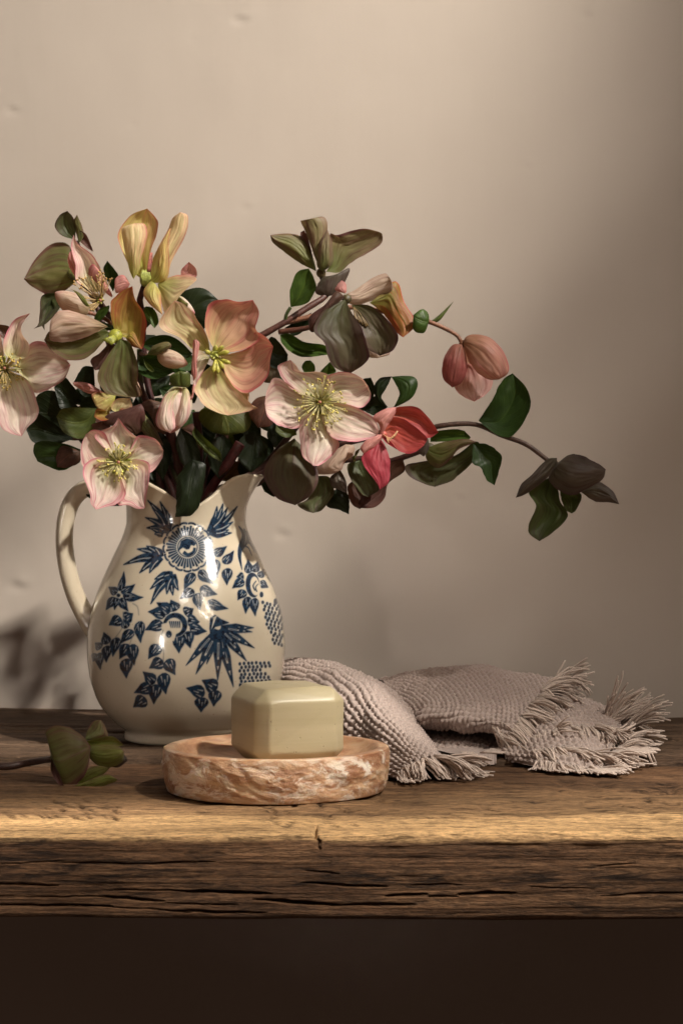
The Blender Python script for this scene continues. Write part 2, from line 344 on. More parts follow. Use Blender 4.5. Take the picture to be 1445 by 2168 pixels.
def m_soap():
    m, nt, p = mat('olive_soap'); c = obj_co(nt)
    st = noise(nt, c, 55, 4, 0.6, (0.05, 0.05, 1), 0.2); n = noise(nt, c, 25, 4, 0.6); sc = noise(nt, c, 240, 4, 0.7, (1, 0.2, 1), 1.5); pit = noise(nt, c, 330, 2, 0.5)
    col = mix(nt, ramp(nt, st, [(0.35, 0), (0.65, 1)]), (0.40, 0.335, 0.205), (0.50, 0.43, 0.275))
    col = mix(nt, ramp(nt, n, [(0.4, 0), (0.7, 0.4)]), col, (0.44, 0.375, 0.23))
    col = mix(nt, ramp(nt, pit, [(0.72, 0), (0.78, 0.8)]), col, (0.12, 0.09, 0.05))
    L(nt, col, p.inputs['Base Color']); p.inputs['Roughness'].default_value = 0.42
    p.inputs['Subsurface Weight'].default_value = 0.15; p.inputs['Subsurface Radius'].default_value = (1, 0.8, 0.4); p.inputs['Subsurface Scale'].default_value = 0.005
    h = math_(nt, 'SUBTRACT', math_(nt, 'MULTIPLY', st, 0.7), math_(nt, 'ADD', math_(nt, 'MULTIPLY', ramp(nt, pit, [(0.7, 0), (0.78, 1)]), 0.8), math_(nt, 'MULTIPLY', ramp(nt, sc, [(0.70, 0), (0.74, 1)]), 0.25)))
    bump(nt, p, h, 0.35, 0.0012)
    return m
def m_cloth(name, c1, c2):
    m, nt, p = mat(name); c = obj_co(nt); a = attr(nt, 'pig').outputs['Color']
    n = noise(nt, c, 700, 3, 0.7); n2 = noise(nt, c, 40, 4, 0.6)
    col = mix(nt, ramp(nt, n, [(0.3, 0), (0.7, 1)]), c1, c2)
    col = mix(nt, math_(nt, 'MULTIPLY', n2, 0.3), col, tuple(x*0.85 for x in c1))
    col = mix(nt, 1.0, col, a, 'MULTIPLY')
    L(nt, col, p.inputs['Base Color']); p.inputs['Roughness'].default_value = 0.95; p.inputs['Specular IOR Level'].default_value = 0.1
    p.inputs['Sheen Weight'].default_value = 0.25; p.inputs['Sheen Roughness'].default_value = 0.5
    bump(nt, p, n, 0.6, 0.0008)
    return m
M = dict(wall=m_wall(),
         beam=m_wood('weathered_oak_beam', (0.066, 0.031, 0.015), (0.185, 0.095, 0.046), (0.29, 0.160, 0.082), (0.80, 0.50, 0.235)),
         plank=m_wood('weathered_grey_board', (0.058, 0.032, 0.018), (0.135, 0.082, 0.050), (0.23, 0.15, 0.10), (0.34, 0.22, 0.13)),
         petal=m_petal(), leaf=m_leaf(), stem=m_stem(), jug=m_jug(), stone=m_stone(), soap=m_soap(),
         cloth=m_cloth('mauve_waffle_cotton', (0.40, 0.315, 0.28), (0.52, 0.42, 0.375)), yarn=m_cloth('mauve_fringe_yarn', (0.54, 0.435, 0.38), (0.68, 0.565, 0.50)))

# ------------------------------------------------------------------ wall
def wall_y(x): return 1.724 - 0.150*x
def build_wall():
    xs = np.concatenate([np.linspace(-3, -0.6, 9)[:-1], np.linspace(-0.6, 0.6, 380), np.linspace(0.6, 3, 9)[1:]])
    zs = np.concatenate([np.linspace(-1.6, -0.35, 6)[:-1], np.linspace(-0.35, 0.75, 360), np.linspace(0.75, 3, 9)[1:]])
    X, Zz = np.meshgrid(xs, zs)
    h = 0.0008*fbm(X*7, Zz*6, 3, 4) + 0.00022*fbm(X*60, Zz*25, 9, 3)
    for (px, py, r, dp) in ((508, 30, 9, 1.6), (8, 208, 8, 1.8), (275, 245, 7, .8), (1235, 50, 9, 1.0), (520, 432, 8, 1.0), (598, 1130, 11, 1.2), (20, 1245, 14, 1.6), (970, 1055, 8, .9), (1318, 968, 5, 1.2), (405, 66, 5, .8), (1110, 360, 9, .6)):
        D = 1.72; cx = (px-CX)/FPX*D; cz = EYE-(py-CY)/FPX*D; R = r/FPX*D
        q = (((X-cx)/(R*1.5))**2+((Zz-cz)/R)**2)
        h = h - dp*0.0007*(np.exp(-q)-0.8*np.exp(-(((X-cx-R*.5)/(R*1.2))**2+((Zz-cz-R*.6)/(R*.8))**2)))
    V = np.stack([X, wall_y(X)-h, Zz], -1)
    o = link('wall', mesh_np('wall', V.reshape(-1, 3), grid_faces(len(zs), len(xs))), M['wall']); o['kind'] = 'structure'
build_wall()

# ------------------------------------------------------------------ shelf
YF, YS = 1.122, 1.424                                # front edge of the beam, seam to the raised back board
def build_shelf():
    root = empty('shelf', (0, YS, -0.05), 'thick weathered old wooden shelf carrying the jug, dish and towel', 'shelf')
    xs = np.concatenate([np.linspace(-0.60, -0.25, 160)[:-1], np.linspace(-0.25, 0.25, 620), np.linspace(0.25, 0.60, 160)[1:]])
    # beam profile: s runs over the top from the back, round the worn edge, down the front, along the bottom
    prof = []; r = 0.0032; H = 0.050
    for y in np.linspace(YS-0.002, YF+0.10, 130): prof.append((y, 0.0, 0, 0, 1))
    for y in np.linspace(YF+0.10, YF+r, 130)[1:]: prof.append((y, 0.0, 0, 0, 1))
    for a in np.linspace(0, 90, 12)[1:]:
        A = math.radians(a); prof.append((YF+r-r*math.sin(A), -r+r*math.cos(A), 0, -math.sin(A), math.cos(A)))
    for z in np.linspace(-r, -H+0.003, 118)[1:]: prof.append((YF, z, 0, -1, 0))
    for a in np.linspace(0, 90, 6)[1:]:
        A = math.radians(a); prof.append((YF+0.003-0.003*math.cos(A), -H+0.003-0.003*math.sin(A), 0, -math.cos(A), -math.sin(A)))
    for y in np.linspace(YF+0.003, YS-0.002, 12)[1:]: prof.append((y, -H, 0, 0, -1))
    prof = np.array(prof); ns = len(prof)
    y, z, ny, nz = prof[:, 0], prof[:, 1], prof[:, 3], prof[:, 4]
    s = np.concatenate([[0], np.cumsum(np.hypot(np.diff(y), np.diff(z)))])
    X, Sg = np.meshgrid(xs, s); Y = np.broadcast_to(y[:, None], X.shape); Zz = np.broadcast_to(z[:, None], X.shape)
    NY = np.broadcast_to(ny[:, None], X.shape); NZ = np.broadcast_to(nz[:, None], X.shape)
    wave = 0.004*fbm(X*6, Sg*0+1, 21, 3)
    gr = fbm(X*10+2.0*fbm(X*5, Sg*12, 5, 2), Sg*420, 31, 3)
    gr2 = fbm(X*3, (Sg+wave)*130, 41, 3)
    h = 0.00055*gr + 0.0009*gr2 + 0.0022*fbm(X*9, Sg*22, 51, 3)
    fringe = np.exp(-((Sg-s[np.argmin(np.abs(y-YF)+np.abs(z+0.004))])/0.009)**2)
    h = h + fringe*(0.0017*fbm(X*28, Sg*60, 61, 4)-0.0003)
    dark = np.zeros_like(X)
    PX = CX+X/Y*FPX; PY = CY+(EYE-Zz)/Y*FPX
    front = (NY < -0.7)
    # long drying cracks in the front face (photo px): x0,y0,x1,y1,half width px,depth m
    for (x0, y0, x1, y1, hw, dp) in ((-40, 1870, 125, 1876, 2.2, .004), (215, 1884, 420, 1887, 1.5, .003), (380, 1887, 578, 1892, 2.6, .006), (60, 1899, 215, 1899, 1.3, .003), (205, 1899, 350, 1908, 2.3, .005),
            (-40, 1917, 240, 1919, 2.2, .005), (180, 1918, 420, 1932, 1.1, .002), (350, 1913, 505, 1915, 1.3, .003), (355, 1928, 565, 1932, 2.0, .004), (535, 1904, 730, 1917, 2.6, .006),
            (640, 1868, 820, 1878, 2.0, .004), (815, 1897, 905, 1891, 2.4, .005), (905, 1897, 970, 1897, 1.6, .003), (965, 1892, 1092, 1889, 2.7, .006), (700, 1918, 880, 1913, 1.8, .004), (1270, 1895, 1460, 1889, 1.5, .003),
            (870, 1872, 980, 1873, 1.0, .002), (1260, 1833, 1345, 1828, 1.6, .002), (0, 1830, 140, 1822, 1.2, .0015), (100, 1826, 320, 1830, 1.6, .002), (300, 1830, 460, 1824, 1.5, .002), (645, 1842, 720, 1850, 1.5, .002), (1120, 1876, 1260, 1880, 1.0, .002)):
        t = np.clip((PX-x0)/(x1-x0), 0, 1); yc = y0+(y1-y0)*t+2.2*fbm(PX/45, PX*0+x0, 71, 3)
        wloc = hw*np.sqrt(np.clip(4*t*(1-t), 0, 1))*(0.75+0.5*vnoise(PX/25, PX*0+y0, 77))+1e-6
        inside = (PX > x0) & (PX < x1) & front
        prof_c = np.exp(-((PY-yc)/wloc)**2)*inside
        h = h - dp*prof_c; dark = np.maximum(dark, 0)
    # split through the arris and gouges on the top face
    for (x0, y0, x1, y1, hw, dp) in ((668, 1745, 676, 1800, 3.0, .0035),):
        t = np.clip((PY-y0)/(y1-y0), 0, 1); xc = x0+(x1-x0)*t+4*fbm(PY/9, PY*0, 81, 2)
        wl = hw*np.sqrt(np.clip(4*t*(1-t), 0, 1))+1e-6
        h = h - dp*np.exp(-((PX-xc)/wl)**2)*((PY > y0) & (PY < y1))
    top = NZ > 0.7
    g = np.random.default_rng(5); pits = []
    for k in range(26): pits.append((g.uniform(0, 260), g.uniform(1692, 1735), g.uniform(6, 16), g.uniform(1.6, 3.4), g.uniform(.001, .003), 0.35))
    for k in range(26): pits.append((g.uniform(560, 800), g.uniform(1705, 1750), g.uniform(5, 18), g.uniform(1.4, 3.2), g.uniform(.0008, .0022), g.uniform(-.3, .4)))
    for k in range(30): pits.append((g.uniform(800, 1445), g.uniform(1690, 1730), g.uniform(8, 26), g.uniform(1.2, 2.6), g.uniform(.0006, .0018), g.uniform(-.2, .2)))
    for k in range(14): pits.append((g.uniform(1180, 1460), g.uniform(1655, 1690), g.uniform(14, 40), g.uniform(2.0, 4.5), g.uniform(.001, .0028), g.uniform(-.1, .15)))
    pits += [(1400, 1672, 70, 9, .004, 0.02), (300, 1660, 130, 4, .0012, 0.0), (860, 1672, 110, 3, .0016, 0.01), (420, 1722, 40, 2.5, .0018, .02)]
    for (cx, cy, rx, ry, dp, sl) in pits:
        m_ = np.abs(PX-cx) < rx*2.6
        q = ((PX-cx)/rx)**2+((PY-cy-sl*(PX-cx)-2*fbm(PX/20, PY/8, 91, 2))/ry)**2
        h = h - dp*np.exp(-q)*m_*top
        dark = np.maximum(dark, np.exp(-q*0.6)*m_*top*0.9)
    # stains in the front face
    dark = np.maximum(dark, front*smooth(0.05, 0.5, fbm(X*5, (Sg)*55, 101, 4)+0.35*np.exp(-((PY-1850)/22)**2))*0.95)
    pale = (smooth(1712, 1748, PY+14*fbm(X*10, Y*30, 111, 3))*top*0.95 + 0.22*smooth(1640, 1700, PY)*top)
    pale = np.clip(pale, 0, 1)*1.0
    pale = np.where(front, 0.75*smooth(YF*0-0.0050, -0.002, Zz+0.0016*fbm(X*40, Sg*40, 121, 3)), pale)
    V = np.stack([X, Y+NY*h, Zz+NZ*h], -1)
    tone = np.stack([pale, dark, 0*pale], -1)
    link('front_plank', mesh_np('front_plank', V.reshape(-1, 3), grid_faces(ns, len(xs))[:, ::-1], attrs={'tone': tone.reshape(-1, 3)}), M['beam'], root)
    # back boards: raised 8 mm, two boards with a narrow gap, cut along the wall
    def board(y0f, y1f, ztop, seed, name):
        xs = np.linspace(-0.60, 0.60, 620); nv = 130
        v = np.concatenate([[0, 0.0], np.linspace(0, 1, nv), [1.0]])
        zoff = np.concatenate([[-0.046, -0.010], np.zeros(nv), [-0.046]])
        X, Vv = np.meshgrid(xs, v); Y = y0f(X)+(y1f(X)-y0f(X))*Vv
        h = 0.0008*fbm(X*7+1.5*fbm(X*5, Y*20, seed, 2), Y*260, seed+1, 3)+0.0016*fbm(X*5, Y*40, seed+2, 3)
        edge = np.exp(-((Y-y0f(X))/0.005)**2)
        rag = edge*0.003*fbm(X*35, X*0+seed, seed+3, 4)
        Zz = ztop+zoff[:, None]+np.where(zoff[:, None] < -0.001, 0, h)-edge*(0.0015+0.002*vnoise(X*30, X*0, seed+5))*(zoff[:, None] > -0.001)
        Y = Y+rag
        PX = CX+X/Y*FPX; PY = CY+(EYE-Zz)/Y*FPX
        for (x0, y0, x1, y1, hw, dp) in ((-60, 1535, 210, 1540, 1.3, .002), (60, 1571, 330, 1573, 1.4, .003), (-60, 1545, 130, 1546, 1.0, .0015), (170, 1546, 290, 1552, 1.5, .003), (1250, 1560, 1480, 1566, 1.4, .002), (1300, 1580, 1480, 1584, 1.2, .002)):
            t = np.clip((PX-x0)/(x1-x0), 0, 1); yc = y0+(y1-y0)*t+1.5*fbm(PX/60, PX*0+y0, 71, 2)
            Zz = Zz-dp*np.exp(-((PY-yc)/hw)**2)*(PX > x0)*(PX < x1)*(zoff[:, None] > -0.001)
        dk = smooth(0.1, 0.6, fbm(X*5, Y*60, seed+7, 4))*0.7
        for (px, py) in ((1412, 1562), (1432, 1566), (1370, 1545)):
            q = ((PX-px)/5)**2+((PY-py)/2.4)**2; Zz = Zz-0.004*np.exp(-q); dk = np.maximum(dk, np.exp(-q))
        tone = np.stack([0.10*smooth(-.3, .6, fbm(X*4, Y*30, seed+9, 3)), dk, 0*dk], -1)
        V = np.stack([X, Y, Zz], -1)
        link(name, mesh_np(name, V.reshape(-1, 3), grid_faces(len(v), len(xs)), attrs={'tone': tone.reshape(-1, 3)}), M['plank'], root)
    board(lambda x: YS+0*x, lambda x: 1.575+0*x, 0.008, 200, 'back_plank')
    board(lambda x: 1.578+0*x, lambda x: wall_y(x)+0.003, 0.0085, 300, 'back_plank')
build_shelf()

# ------------------------------------------------------------------ jug
DJ = 1.53; XJ = (394.5-CX)/FPX*DJ
def zj(y): return EYE-(y-CY)/FPX*DJ
def paint_mask():
    x0, y0, w_, h_, k = 170, 1030, 460, 520, 3
    A = np.zeros((h_*k, w_*k), np.float32)
    def poly(P, val=1.0):
        P = (np.asarray(P, float)-(x0, y0))*k
        a = np.maximum(np.floor(P.min(0)).astype(int)-1, 0); b = np.minimum(np.ceil(P.max(0)).astype(int)+2, (w_*k, h_*k))
        if (b <= a).any(): return
        X, Y = np.meshgrid(np.arange(a[0], b[0])+.5, np.arange(a[1], b[1])+.5); ins = np.zeros(X.shape, bool)
        for i in range(len(P)):
            (xa, ya), (xb, yb) = P[i], P[i-1]
            if ya == yb: continue
            ins ^= ((ya > Y) != (yb > Y)) & (X < (xb-xa)*(Y-ya)/(yb-ya)+xa)
        A[a[1]:b[1], a[0]:b[0]][ins] = val
    def stroke(P, w0, w1=None, val=1.0, mid=None):
        P = catmull(P, 18) if len(P) > 2 else np.linspace(P[0], P[1], 10)
        n = len(P); t = np.linspace(0, 1, n)
        wd = (w0+( (w0 if w1 is None else w1)-w0)*t) if mid is None else np.interp(t, [0, .45, 1], [w0, mid, w1])
        T = np.gradient(P, axis=0); T /= np.linalg.norm(T, axis=1)[:, None]+1e-9; Nn = np.stack([-T[:, 1], T[:, 0]], -1)
        poly(np.vstack([P+Nn*wd[:, None]/2, (P-Nn*wd[:, None]/2)[::-1]]), val)
    def disc(c, rx, ry=None, val=1.0, rot=0):
        a = np.linspace(0, 2*np.pi, 22, endpoint=False); ry = rx if ry is None else ry
        q = np.stack([rx*np.cos(a), ry*np.sin(a)], -1); R = np.array([[math.cos(rot), -math.sin(rot)], [math.sin(rot), math.cos(rot)]])
        poly(q@R.T+np.asarray(c), val)
    def leaf(b, t, wd, wk=1.42):                         # dark pointed leaf with light markings near its base
        b, t = np.asarray(b, float), np.asarray(t, float); wd = wd*wk; d = t-b; l = np.hypot(*d); u = d/l; n = np.array([-u[1], u[0]])
        q = np.array([0, .12, .3, .5, .72, 1.0]); ww = np.array([.25, .8, 1, .85, .42, 0])*wd/2
        c = b+np.outer(q*l, u)+np.outer(np.sin(q*3)*0.06*l, n)
        poly(np.vstack([c+ww[:, None]*n, (c-ww[:, None]*n)[::-1]]))
        for s, q0, q1 in ((-.48, .12, .50), (0, .30, .66), (.48, .12, .50)):
            stroke([b+u*l*q0+n*wd*.5*s, b+u*l*(q1-.08)+n*wd*.5*s*.7], wd*.11, wd*.04, 0)
    def spray(b, tips, wd, cut=True):                # acanthus: flame strokes fanning from b
        for t in tips:
            b_, t_ = np.asarray(b, float), np.asarray(t, float); d = t_-b_; n = np.array([-d[1], d[0]])
            stroke([b_, b_+d*.5+n*.07, t_], wd*1.5, wd*.18, 1, wd*2.0)
            if cut: stroke([b_+d*.22+n*.02, b_+d*.5+n*.06, b_+d*.82+n*.03], wd*.28, wd*.22, 0)
    J = lambda *p: [zx('J', q) for q in p]; K = lambda *p: [zx('K', q) for q in p]
    s = Z['J'][2]
    # big daisy
    c = np.array(zx('J', (598, 450))); 
    for i in range(17):
        a = i*2*np.pi/17+.1; p = c+np.array([math.cos(a), math.sin(a)])*188*s
        disc(p, 33*s, 15*s, 1, a+np.pi/2); disc(c+np.array([math.cos(a), math.sin(a)])*177*s, 25*s, 12*s, 0, a+np.pi/2)
    for i in range(40):
        a = i*2*np.pi/40; u = np.array([math.cos(a), math.sin(a)]); stroke([c+u*86*s, c+u*(162+12*(i % 2))*s], 9*s, 17*s)
    disc(c, 92*s, val=0); disc(c+(0, 0), 82*s); disc(c, 75*s, val=0)
    poly(J((535, 440), (545, 400), (590, 378), (640, 392), (668, 420), (650, 440), (625, 432), (612, 465), (590, 470), (560, 452), (515, 488))); stroke(J((565, 490), (600, 512), (645, 490), (655, 455)), 28*s, 20*s)
    spray(zx('J', (440, 320)), J((275, 70), (375, 80), (430, 150), (255, 210), (265, 295), (310, 130)), 30*s); spray(zx('J', (400, 350)), J((300, 300), (330, 345)), 26*s)
    spray(zx('J', (770, 330)), J((835, 120), (885, 95), (1000, 120), (965, 245), (955, 335), (920, 130)), 30*s); spray(zx('J', (800, 345)), J((900, 345), (930, 310)), 26*s)
    spray(zx('J', (385, 530)), J((80, 592), (190, 465), (265, 440), (330, 450), (210, 660), (290, 660)), 34*s)
    spray(zx('J', (480, 670)), J((300, 910), (295, 790), (330, 710), (400, 690), (480, 840), (525, 800), (430, 830)), 32*s)
    for b, t, wd in (((805, 510), (915, 440), 55), ((885, 580), (970, 475), 55), ((820, 550), (838, 700), 62), ((925, 620), (915, 760), 62), ((690, 640), (805, 745), 60), ((650, 660), (570, 800), 60),
                     ((700, 780), (840, 830), 65), ((650, 800), (535, 868), 60), ((680, 820), (700, 965), 62), ((760, 890), (930, 945), 60)): leaf(zx('J', b), zx('J', t), wd*s)
    # right-hand blade and flower
    stroke(J((1010, 280), (1050, 360), (1015, 500), (1035, 635)), 6*s, 4*s, 1, 42*s); stroke(J((1050, 300), (1085, 380), (1040, 470)), 5*s, 5*s, 1, 22*s); stroke(J((1075, 400), (1110, 430), (1145, 495)), 16*s, 4*s); stroke(J((1060, 440), (1090, 460), (1115, 520)), 8*s, 3*s)
    c = np.array(zx('J', (1125, 755)))
    for b, t, wd in (((1085, 660), (1080, 545), 50), ((1130, 650), (1160, 565), 48), ((1170, 690), (1215, 630), 42), ((1180, 730), (1250, 775), 48), ((1050, 690), (990, 690), 50), ((1050, 720), (955, 785), 55), ((1060, 800), (1000, 880), 55), ((1090, 850), (1065, 990), 52), ((1140, 860), (1145, 1010), 52)): leaf(zx('J', b), zx('J', t), wd*s)
    disc(c, 62*s, 105*s, 0, -.1); disc(c+(-3*s, 0), 56*s, 100*s, 1, -.1); disc(c+(14*s, 8*s), 38*s, 78*s, 0, -.1); stroke(J((1140, 800), (1125, 760), (1150, 720)), 10*s, 6*s); stroke(J((1155, 810), (1145, 775), (1165, 745)), 8*s, 5*s); disc(zx('J', (1192, 832)), 14*s, 22*s)
    stroke(J((1240, 690), (1290, 760), (1330, 870)), 5*s, 4*s); disc(zx('J', (1305, 890)), 14*s, 26*s); stroke(J((1330, 950), (1345, 990)), 10*s, 4*s); stroke(J((1180, 490), (1250, 620)), 5*s, 3*s)
    # left star flower and trailing leaves
    c = np.array(zx('J', (42, 838)))
    for t, wd in (((85, 640), 40), ((178, 745), 52), ((248, 852), 52), ((125, 970), 52), ((-60, 960), 55), ((-40, 770), 50), ((10, 960), 40)): leaf(c+(np.array(zx('J', t))-c)*.18, zx('J', t), wd*s)
    disc(c, 22*s, val=0); disc(c, 15*s)
    s2 = Z['K'][2]
    for b, t, wd in (((255, 265), (165, 310), 60), ((275, 260), (335, 225), 62), ((285, 330), (265, 260), 45), ((385, 280), (390, 435), 55), ((335, 345), (245, 440), 52), ((230, 395), (195, 530), 52), ((150, 440), (130, 355), 50), ((160, 450), (150, 570), 50), ((110, 470), (70, 430), 45), ((105, 500), (110, 620), 42), ((85, 510), (55, 560), 40),
                     ((310, 445), (240, 545), 62), ((335, 440), (345, 590), 62), ((295, 540), (290, 680), 64)): leaf(zx('K', b), zx('K', t), wd*s2)
    stroke(K((330, 155), (365, 180), (375, 240)), 6*s2, 4*s2, .5); stroke(K((265, 210), (260, 320), (200, 410)), 5*s2, 4*s2, .5); stroke(K((385, 280), (350, 340), (310, 440)), 4*s2, 4*s2, .4)
    # second flower with black crescent
    c = np.array(zx('K', (628, 305)))
    for b, t, wd in (((560, 235), (435, 215), 62), ((590, 220), (495, 150), 64), ((625, 210), (595, 130), 64), ((690, 225), (755, 190), 62), ((715, 270), (800, 285), 62), ((730, 320), (850, 350), 60), ((715, 350), (735, 470), 62), ((660, 380), (655, 505), 62), ((545, 300), (415, 345), 62), ((520, 450), (440, 545), 62)): leaf(zx('K', b), zx('K', t), wd*s2)
    disc(c, 88*s2, val=0); disc(c, 84*s2); disc(c+(-8*s2, 8*s2), 58*s2, val=0); poly(K((530, 300), (570, 290), (600, 330), (640, 350), (620, 420), (540, 400)), 0)
    for i in range(6): stroke([c+np.array((-40+14*i, -25))*s2, c+np.array((-28+12*i, 22))*s2], 9*s2, 4*s2)
    disc(zx('K', (583, 370)), 20*s2, 24*s2); disc(zx('K', (585, 383)), 5*s2, val=0)
    stroke(K((545, 340), (525, 400), (545, 480), (545, 560)), 6*s2, 5*s2, .5)
    for b, t, wd in (((545, 560), (445, 610), 66), ((575, 545), (630, 655), 66), ((550, 640), (565, 790), 68), ((480, 715), (400, 630), 62), ((465, 740), (340, 780), 64), ((500, 720), (480, 860), 66), ((425, 820), (335, 880), 70)): leaf(zx('K', b), zx('K', t), wd*s2)
    for b, t, wd in (((915, 755), (810, 690), 74), ((830, 790), (700, 745), 66), ((915, 760), (895, 875), 66), ((818, 810), (808, 915), 70)): leaf(zx('K', b), zx('K', t), wd*s2)
    # fan
    poly(K((870, 255), (905, 235), (945, 265), (1005, 290), (945, 310), (905, 320), (872, 380), (865, 330))); poly(K((895, 250), (918, 240), (888, 320), (876, 340)), 0)
    for t, wd in (((1175, 325), 40), ((1165, 355), 34), ((1180, 468), 42), ((1125, 560), 44), ((1032, 740), 46), ((975, 560), 38), ((922, 695), 46), ((845, 580), 34), ((770, 650), 44), ((700, 590), 40), ((1080, 470), 34)):
        b = np.array(zx('K', (930, 325))); t = np.array(zx('K', t)); d = t-b
        stroke([b+d*.06, b+d*.55, t], wd*.8*s2, 3*s2, 1, wd*1.45*s2); stroke([b+d*.28, b+d*.60], wd*.34*s2, wd*.30*s2, 0); stroke([b+d*.72, b+d*.80], wd*.35*s2, wd*.05*s2, 0); stroke([b+d*.30, b+d*.55], wd*.12*s2, wd*.10*s2, 1)
    # dotted panels
    g = np.random.default_rng(3)
    for r_ in range(12):
        for c_ in range(6):
            x = 1238+c_*26+(r_ % 2)*10+r_*4; y_ = 150+r_*25+c_*7
            if x < 1375 and (r_ < 8 or c_ > 0): disc(zx('K', (x+g.uniform(-3, 3), y_+g.uniform(-3, 3))), (9-c_*.7)*s2, 12*s2)
    for r_ in range(7):
        for c_ in range(8):
            x = 1078+c_*28+(r_ % 2)*9; y_ = 575+r_*25-c_*1
            if (r_ in (2,) and c_ > 5) or (r_ == 3 and c_ > 6): continue
            disc(zx('K', (x+g.uniform(-3, 3), y_+g.uniform(-3, 3))), 9*s2, 12*s2)
    def blur(B, n):
        ker = np.ones(n)/n
        B = np.apply_along_axis(lambda v: np.convolve(v, ker, 'same'), 0, B); return np.apply_along_axis(lambda v: np.convolve(v, ker, 'same'), 1, B)
    ink = blur(blur(A, 3), 3); halo = np.clip(blur(blur(A, 13), 7)*1.9, 0, 1)
    def sample(px, py):
        u = np.clip((px-x0)*k-.5, 0, w_*k-2); v = np.clip((py-y0)*k-.5, 0, h_*k-2); i = u.astype(int); j = v.astype(int); f = u-i; e = v-j
        return [(B[j, i]*(1-f)+B[j, i+1]*f)*(1-e)+(B[j+1, i]*(1-f)+B[j+1, i+1]*f)*e for B in (ink, halo)]
    return sample
def rim_shape(th):
    c = np.cos(th)
    y = np.interp(c, [-1, -.6, -.3, -.1, .08, .28, .5, .65, .8, .92, 1], [1012, 1024, 1044, 1062, 1077, 1074, 1054, 1034, 1017, 1009, 1010])
    r = np.interp(c, [-1, -.5, 0, .5, .72, .86, .95, 1], [134, 131, 130, 129, 131, 139, 154, 166])
    return zj(y), r/FPX*DJ
def build_jug():
    root = empty('jug', (XJ, DJ, 0.008), 'cream glazed ceramic jug with dark blue flower print, holding the bouquet', 'jug')
    th = np.concatenate([np.linspace(np.pi, 2*np.pi, 620, endpoint=False), np.linspace(0, np.pi, 150, endpoint=False)])   # camera side dense
    pr = np.array([(1568, 118), (1567, 126), (1563, 131), (1556, 131), (1549, 130), (1543, 133), (1528, 151), (1494, 180), (1448, 199), (1399, 207), (1353, 208), (1303, 202), (1246, 184), (1178, 154), (1140, 136), (1112, 127), (1098, 126)], float)
    pc = catmull(pr, 380); zc = zj(pc[:, 0]); zc = 0.008+(zc-zc[0])*(zj(1098)-0.008)/(zj(1098)-zc[0]); rc = pc[:, 1]/FPX*DJ
    zr, rr = rim_shape(th)
    kk = np.ones(9)/9; pad = lambda a: np.convolve(np.concatenate([a[-4:], a, a[:4]]), kk, 'valid'); zr, rr = pad(pad(zr)), pad(pad(rr))
    rows = [(np.full_like(th, z), np.full_like(th, r)) for z, r in zip(zc, rc)]
    z0, r0 = zc[-1], rc[-1]
    for v in np.linspace(0, 1, 70)[1:]:
        rows.append((z0+(zr-z0)*v, r0+(rr-r0)*v**2.2))
    n_out = len(rows); lip = 0.0042
    for a in np.linspace(0, 180, 8)[1:]:
        A = math.radians(a); rows.append((zr+lip*.5*math.sin(A), rr-lip*.5+lip*.5*math.cos(A)))
    for v in np.linspace(1, 0, 30)[1:]: rows.append((z0+(zr-z0)*v, r0+(rr-r0)*v**2.2-lip))
    for z, r in list(zip(zc, rc))[::-12][1:-2]: rows.append((np.full_like(th, max(z, 0.016)), np.full_like(th, max(r-lip-.001, 0.01))))
    rows.append((np.full_like(th, 0.016), np.full_like(th, 0.0005)))
    rows = [(np.full_like(th, 0.010), np.full_like(th, 0.0005)), (np.full_like(th, 0.010), np.full_like(th, rc[0]-.006))]+rows
    Zr = np.array([a for a, b in rows]); R = np.array([b for a, b in rows])
    R = R*(1+0.004*np.sin(th*2+1)[None, :]*np.clip((Zr-.02)/.1, 0, 1))
    V = np.stack([XJ+R*np.cos(th), DJ+R*np.sin(th), Zr], -1)
    sample = paint_mask()
    Yv = np.where(np.sin(th)[None, :] <= 0, V[..., 1], 2*DJ-V[..., 1])
    px = CX+V[..., 0]/Yv*FPX; py = CY-(V[..., 2]-EYE)/Yv*FPX
    ink, halo = sample(px, py); msk = np.zeros(R.shape); msk[3:n_out-6] = 1
    msk = msk*(np.cos(th)[None, :] > -0.985)
    paint = np.stack([ink*msk, halo*msk, 0*ink], -1)
    link('body', mesh_np('body', V.reshape(-1, 3), grid_faces(len(rows), len(th), True), attrs={'paint': paint.reshape(-1, 3)}), M['jug'], root)
    # handle
    hp = [(268, 1052, 15), (232, 1026, 17), (190, 1030, 18.5), (158, 1052, 19), (140, 1095, 19), (136, 1150, 19), (144, 1210, 19.5), (160, 1262, 20), (180, 1302, 21), (200, 1332, 24), (226, 1352, 26)]
    P = catmull([(a, b, c) for a, b, c in hp], 60); pts = Wn(P[:, 0], P[:, 1], np.full(60, DJ)); rad = P[:, 2]/FPX*DJ
    T = np.gradient(pts, axis=0); T /= np.linalg.norm(T, axis=1)[:, None]; B = np.array([0, 1.0, 0]); Nn = np.cross(T, B)
    a = np.linspace(0, 2*np.pi, 28, endpoint=False); ridge = 1+0.05*np.cos(3*a)
    V = pts[:, None]+rad[:, None, None]*(0.98*np.cos(a)*ridge)[None, :, None]*Nn[:, None]+rad[:, None, None]*(1.25*np.sin(a)*ridge)[None, :, None]*B
    link('handle', mesh_np('handle', V.reshape(-1, 3), grid_faces(60, 28, True), attrs={'paint': np.zeros((60*28, 3))}), M['jug'], root)
build_jug()

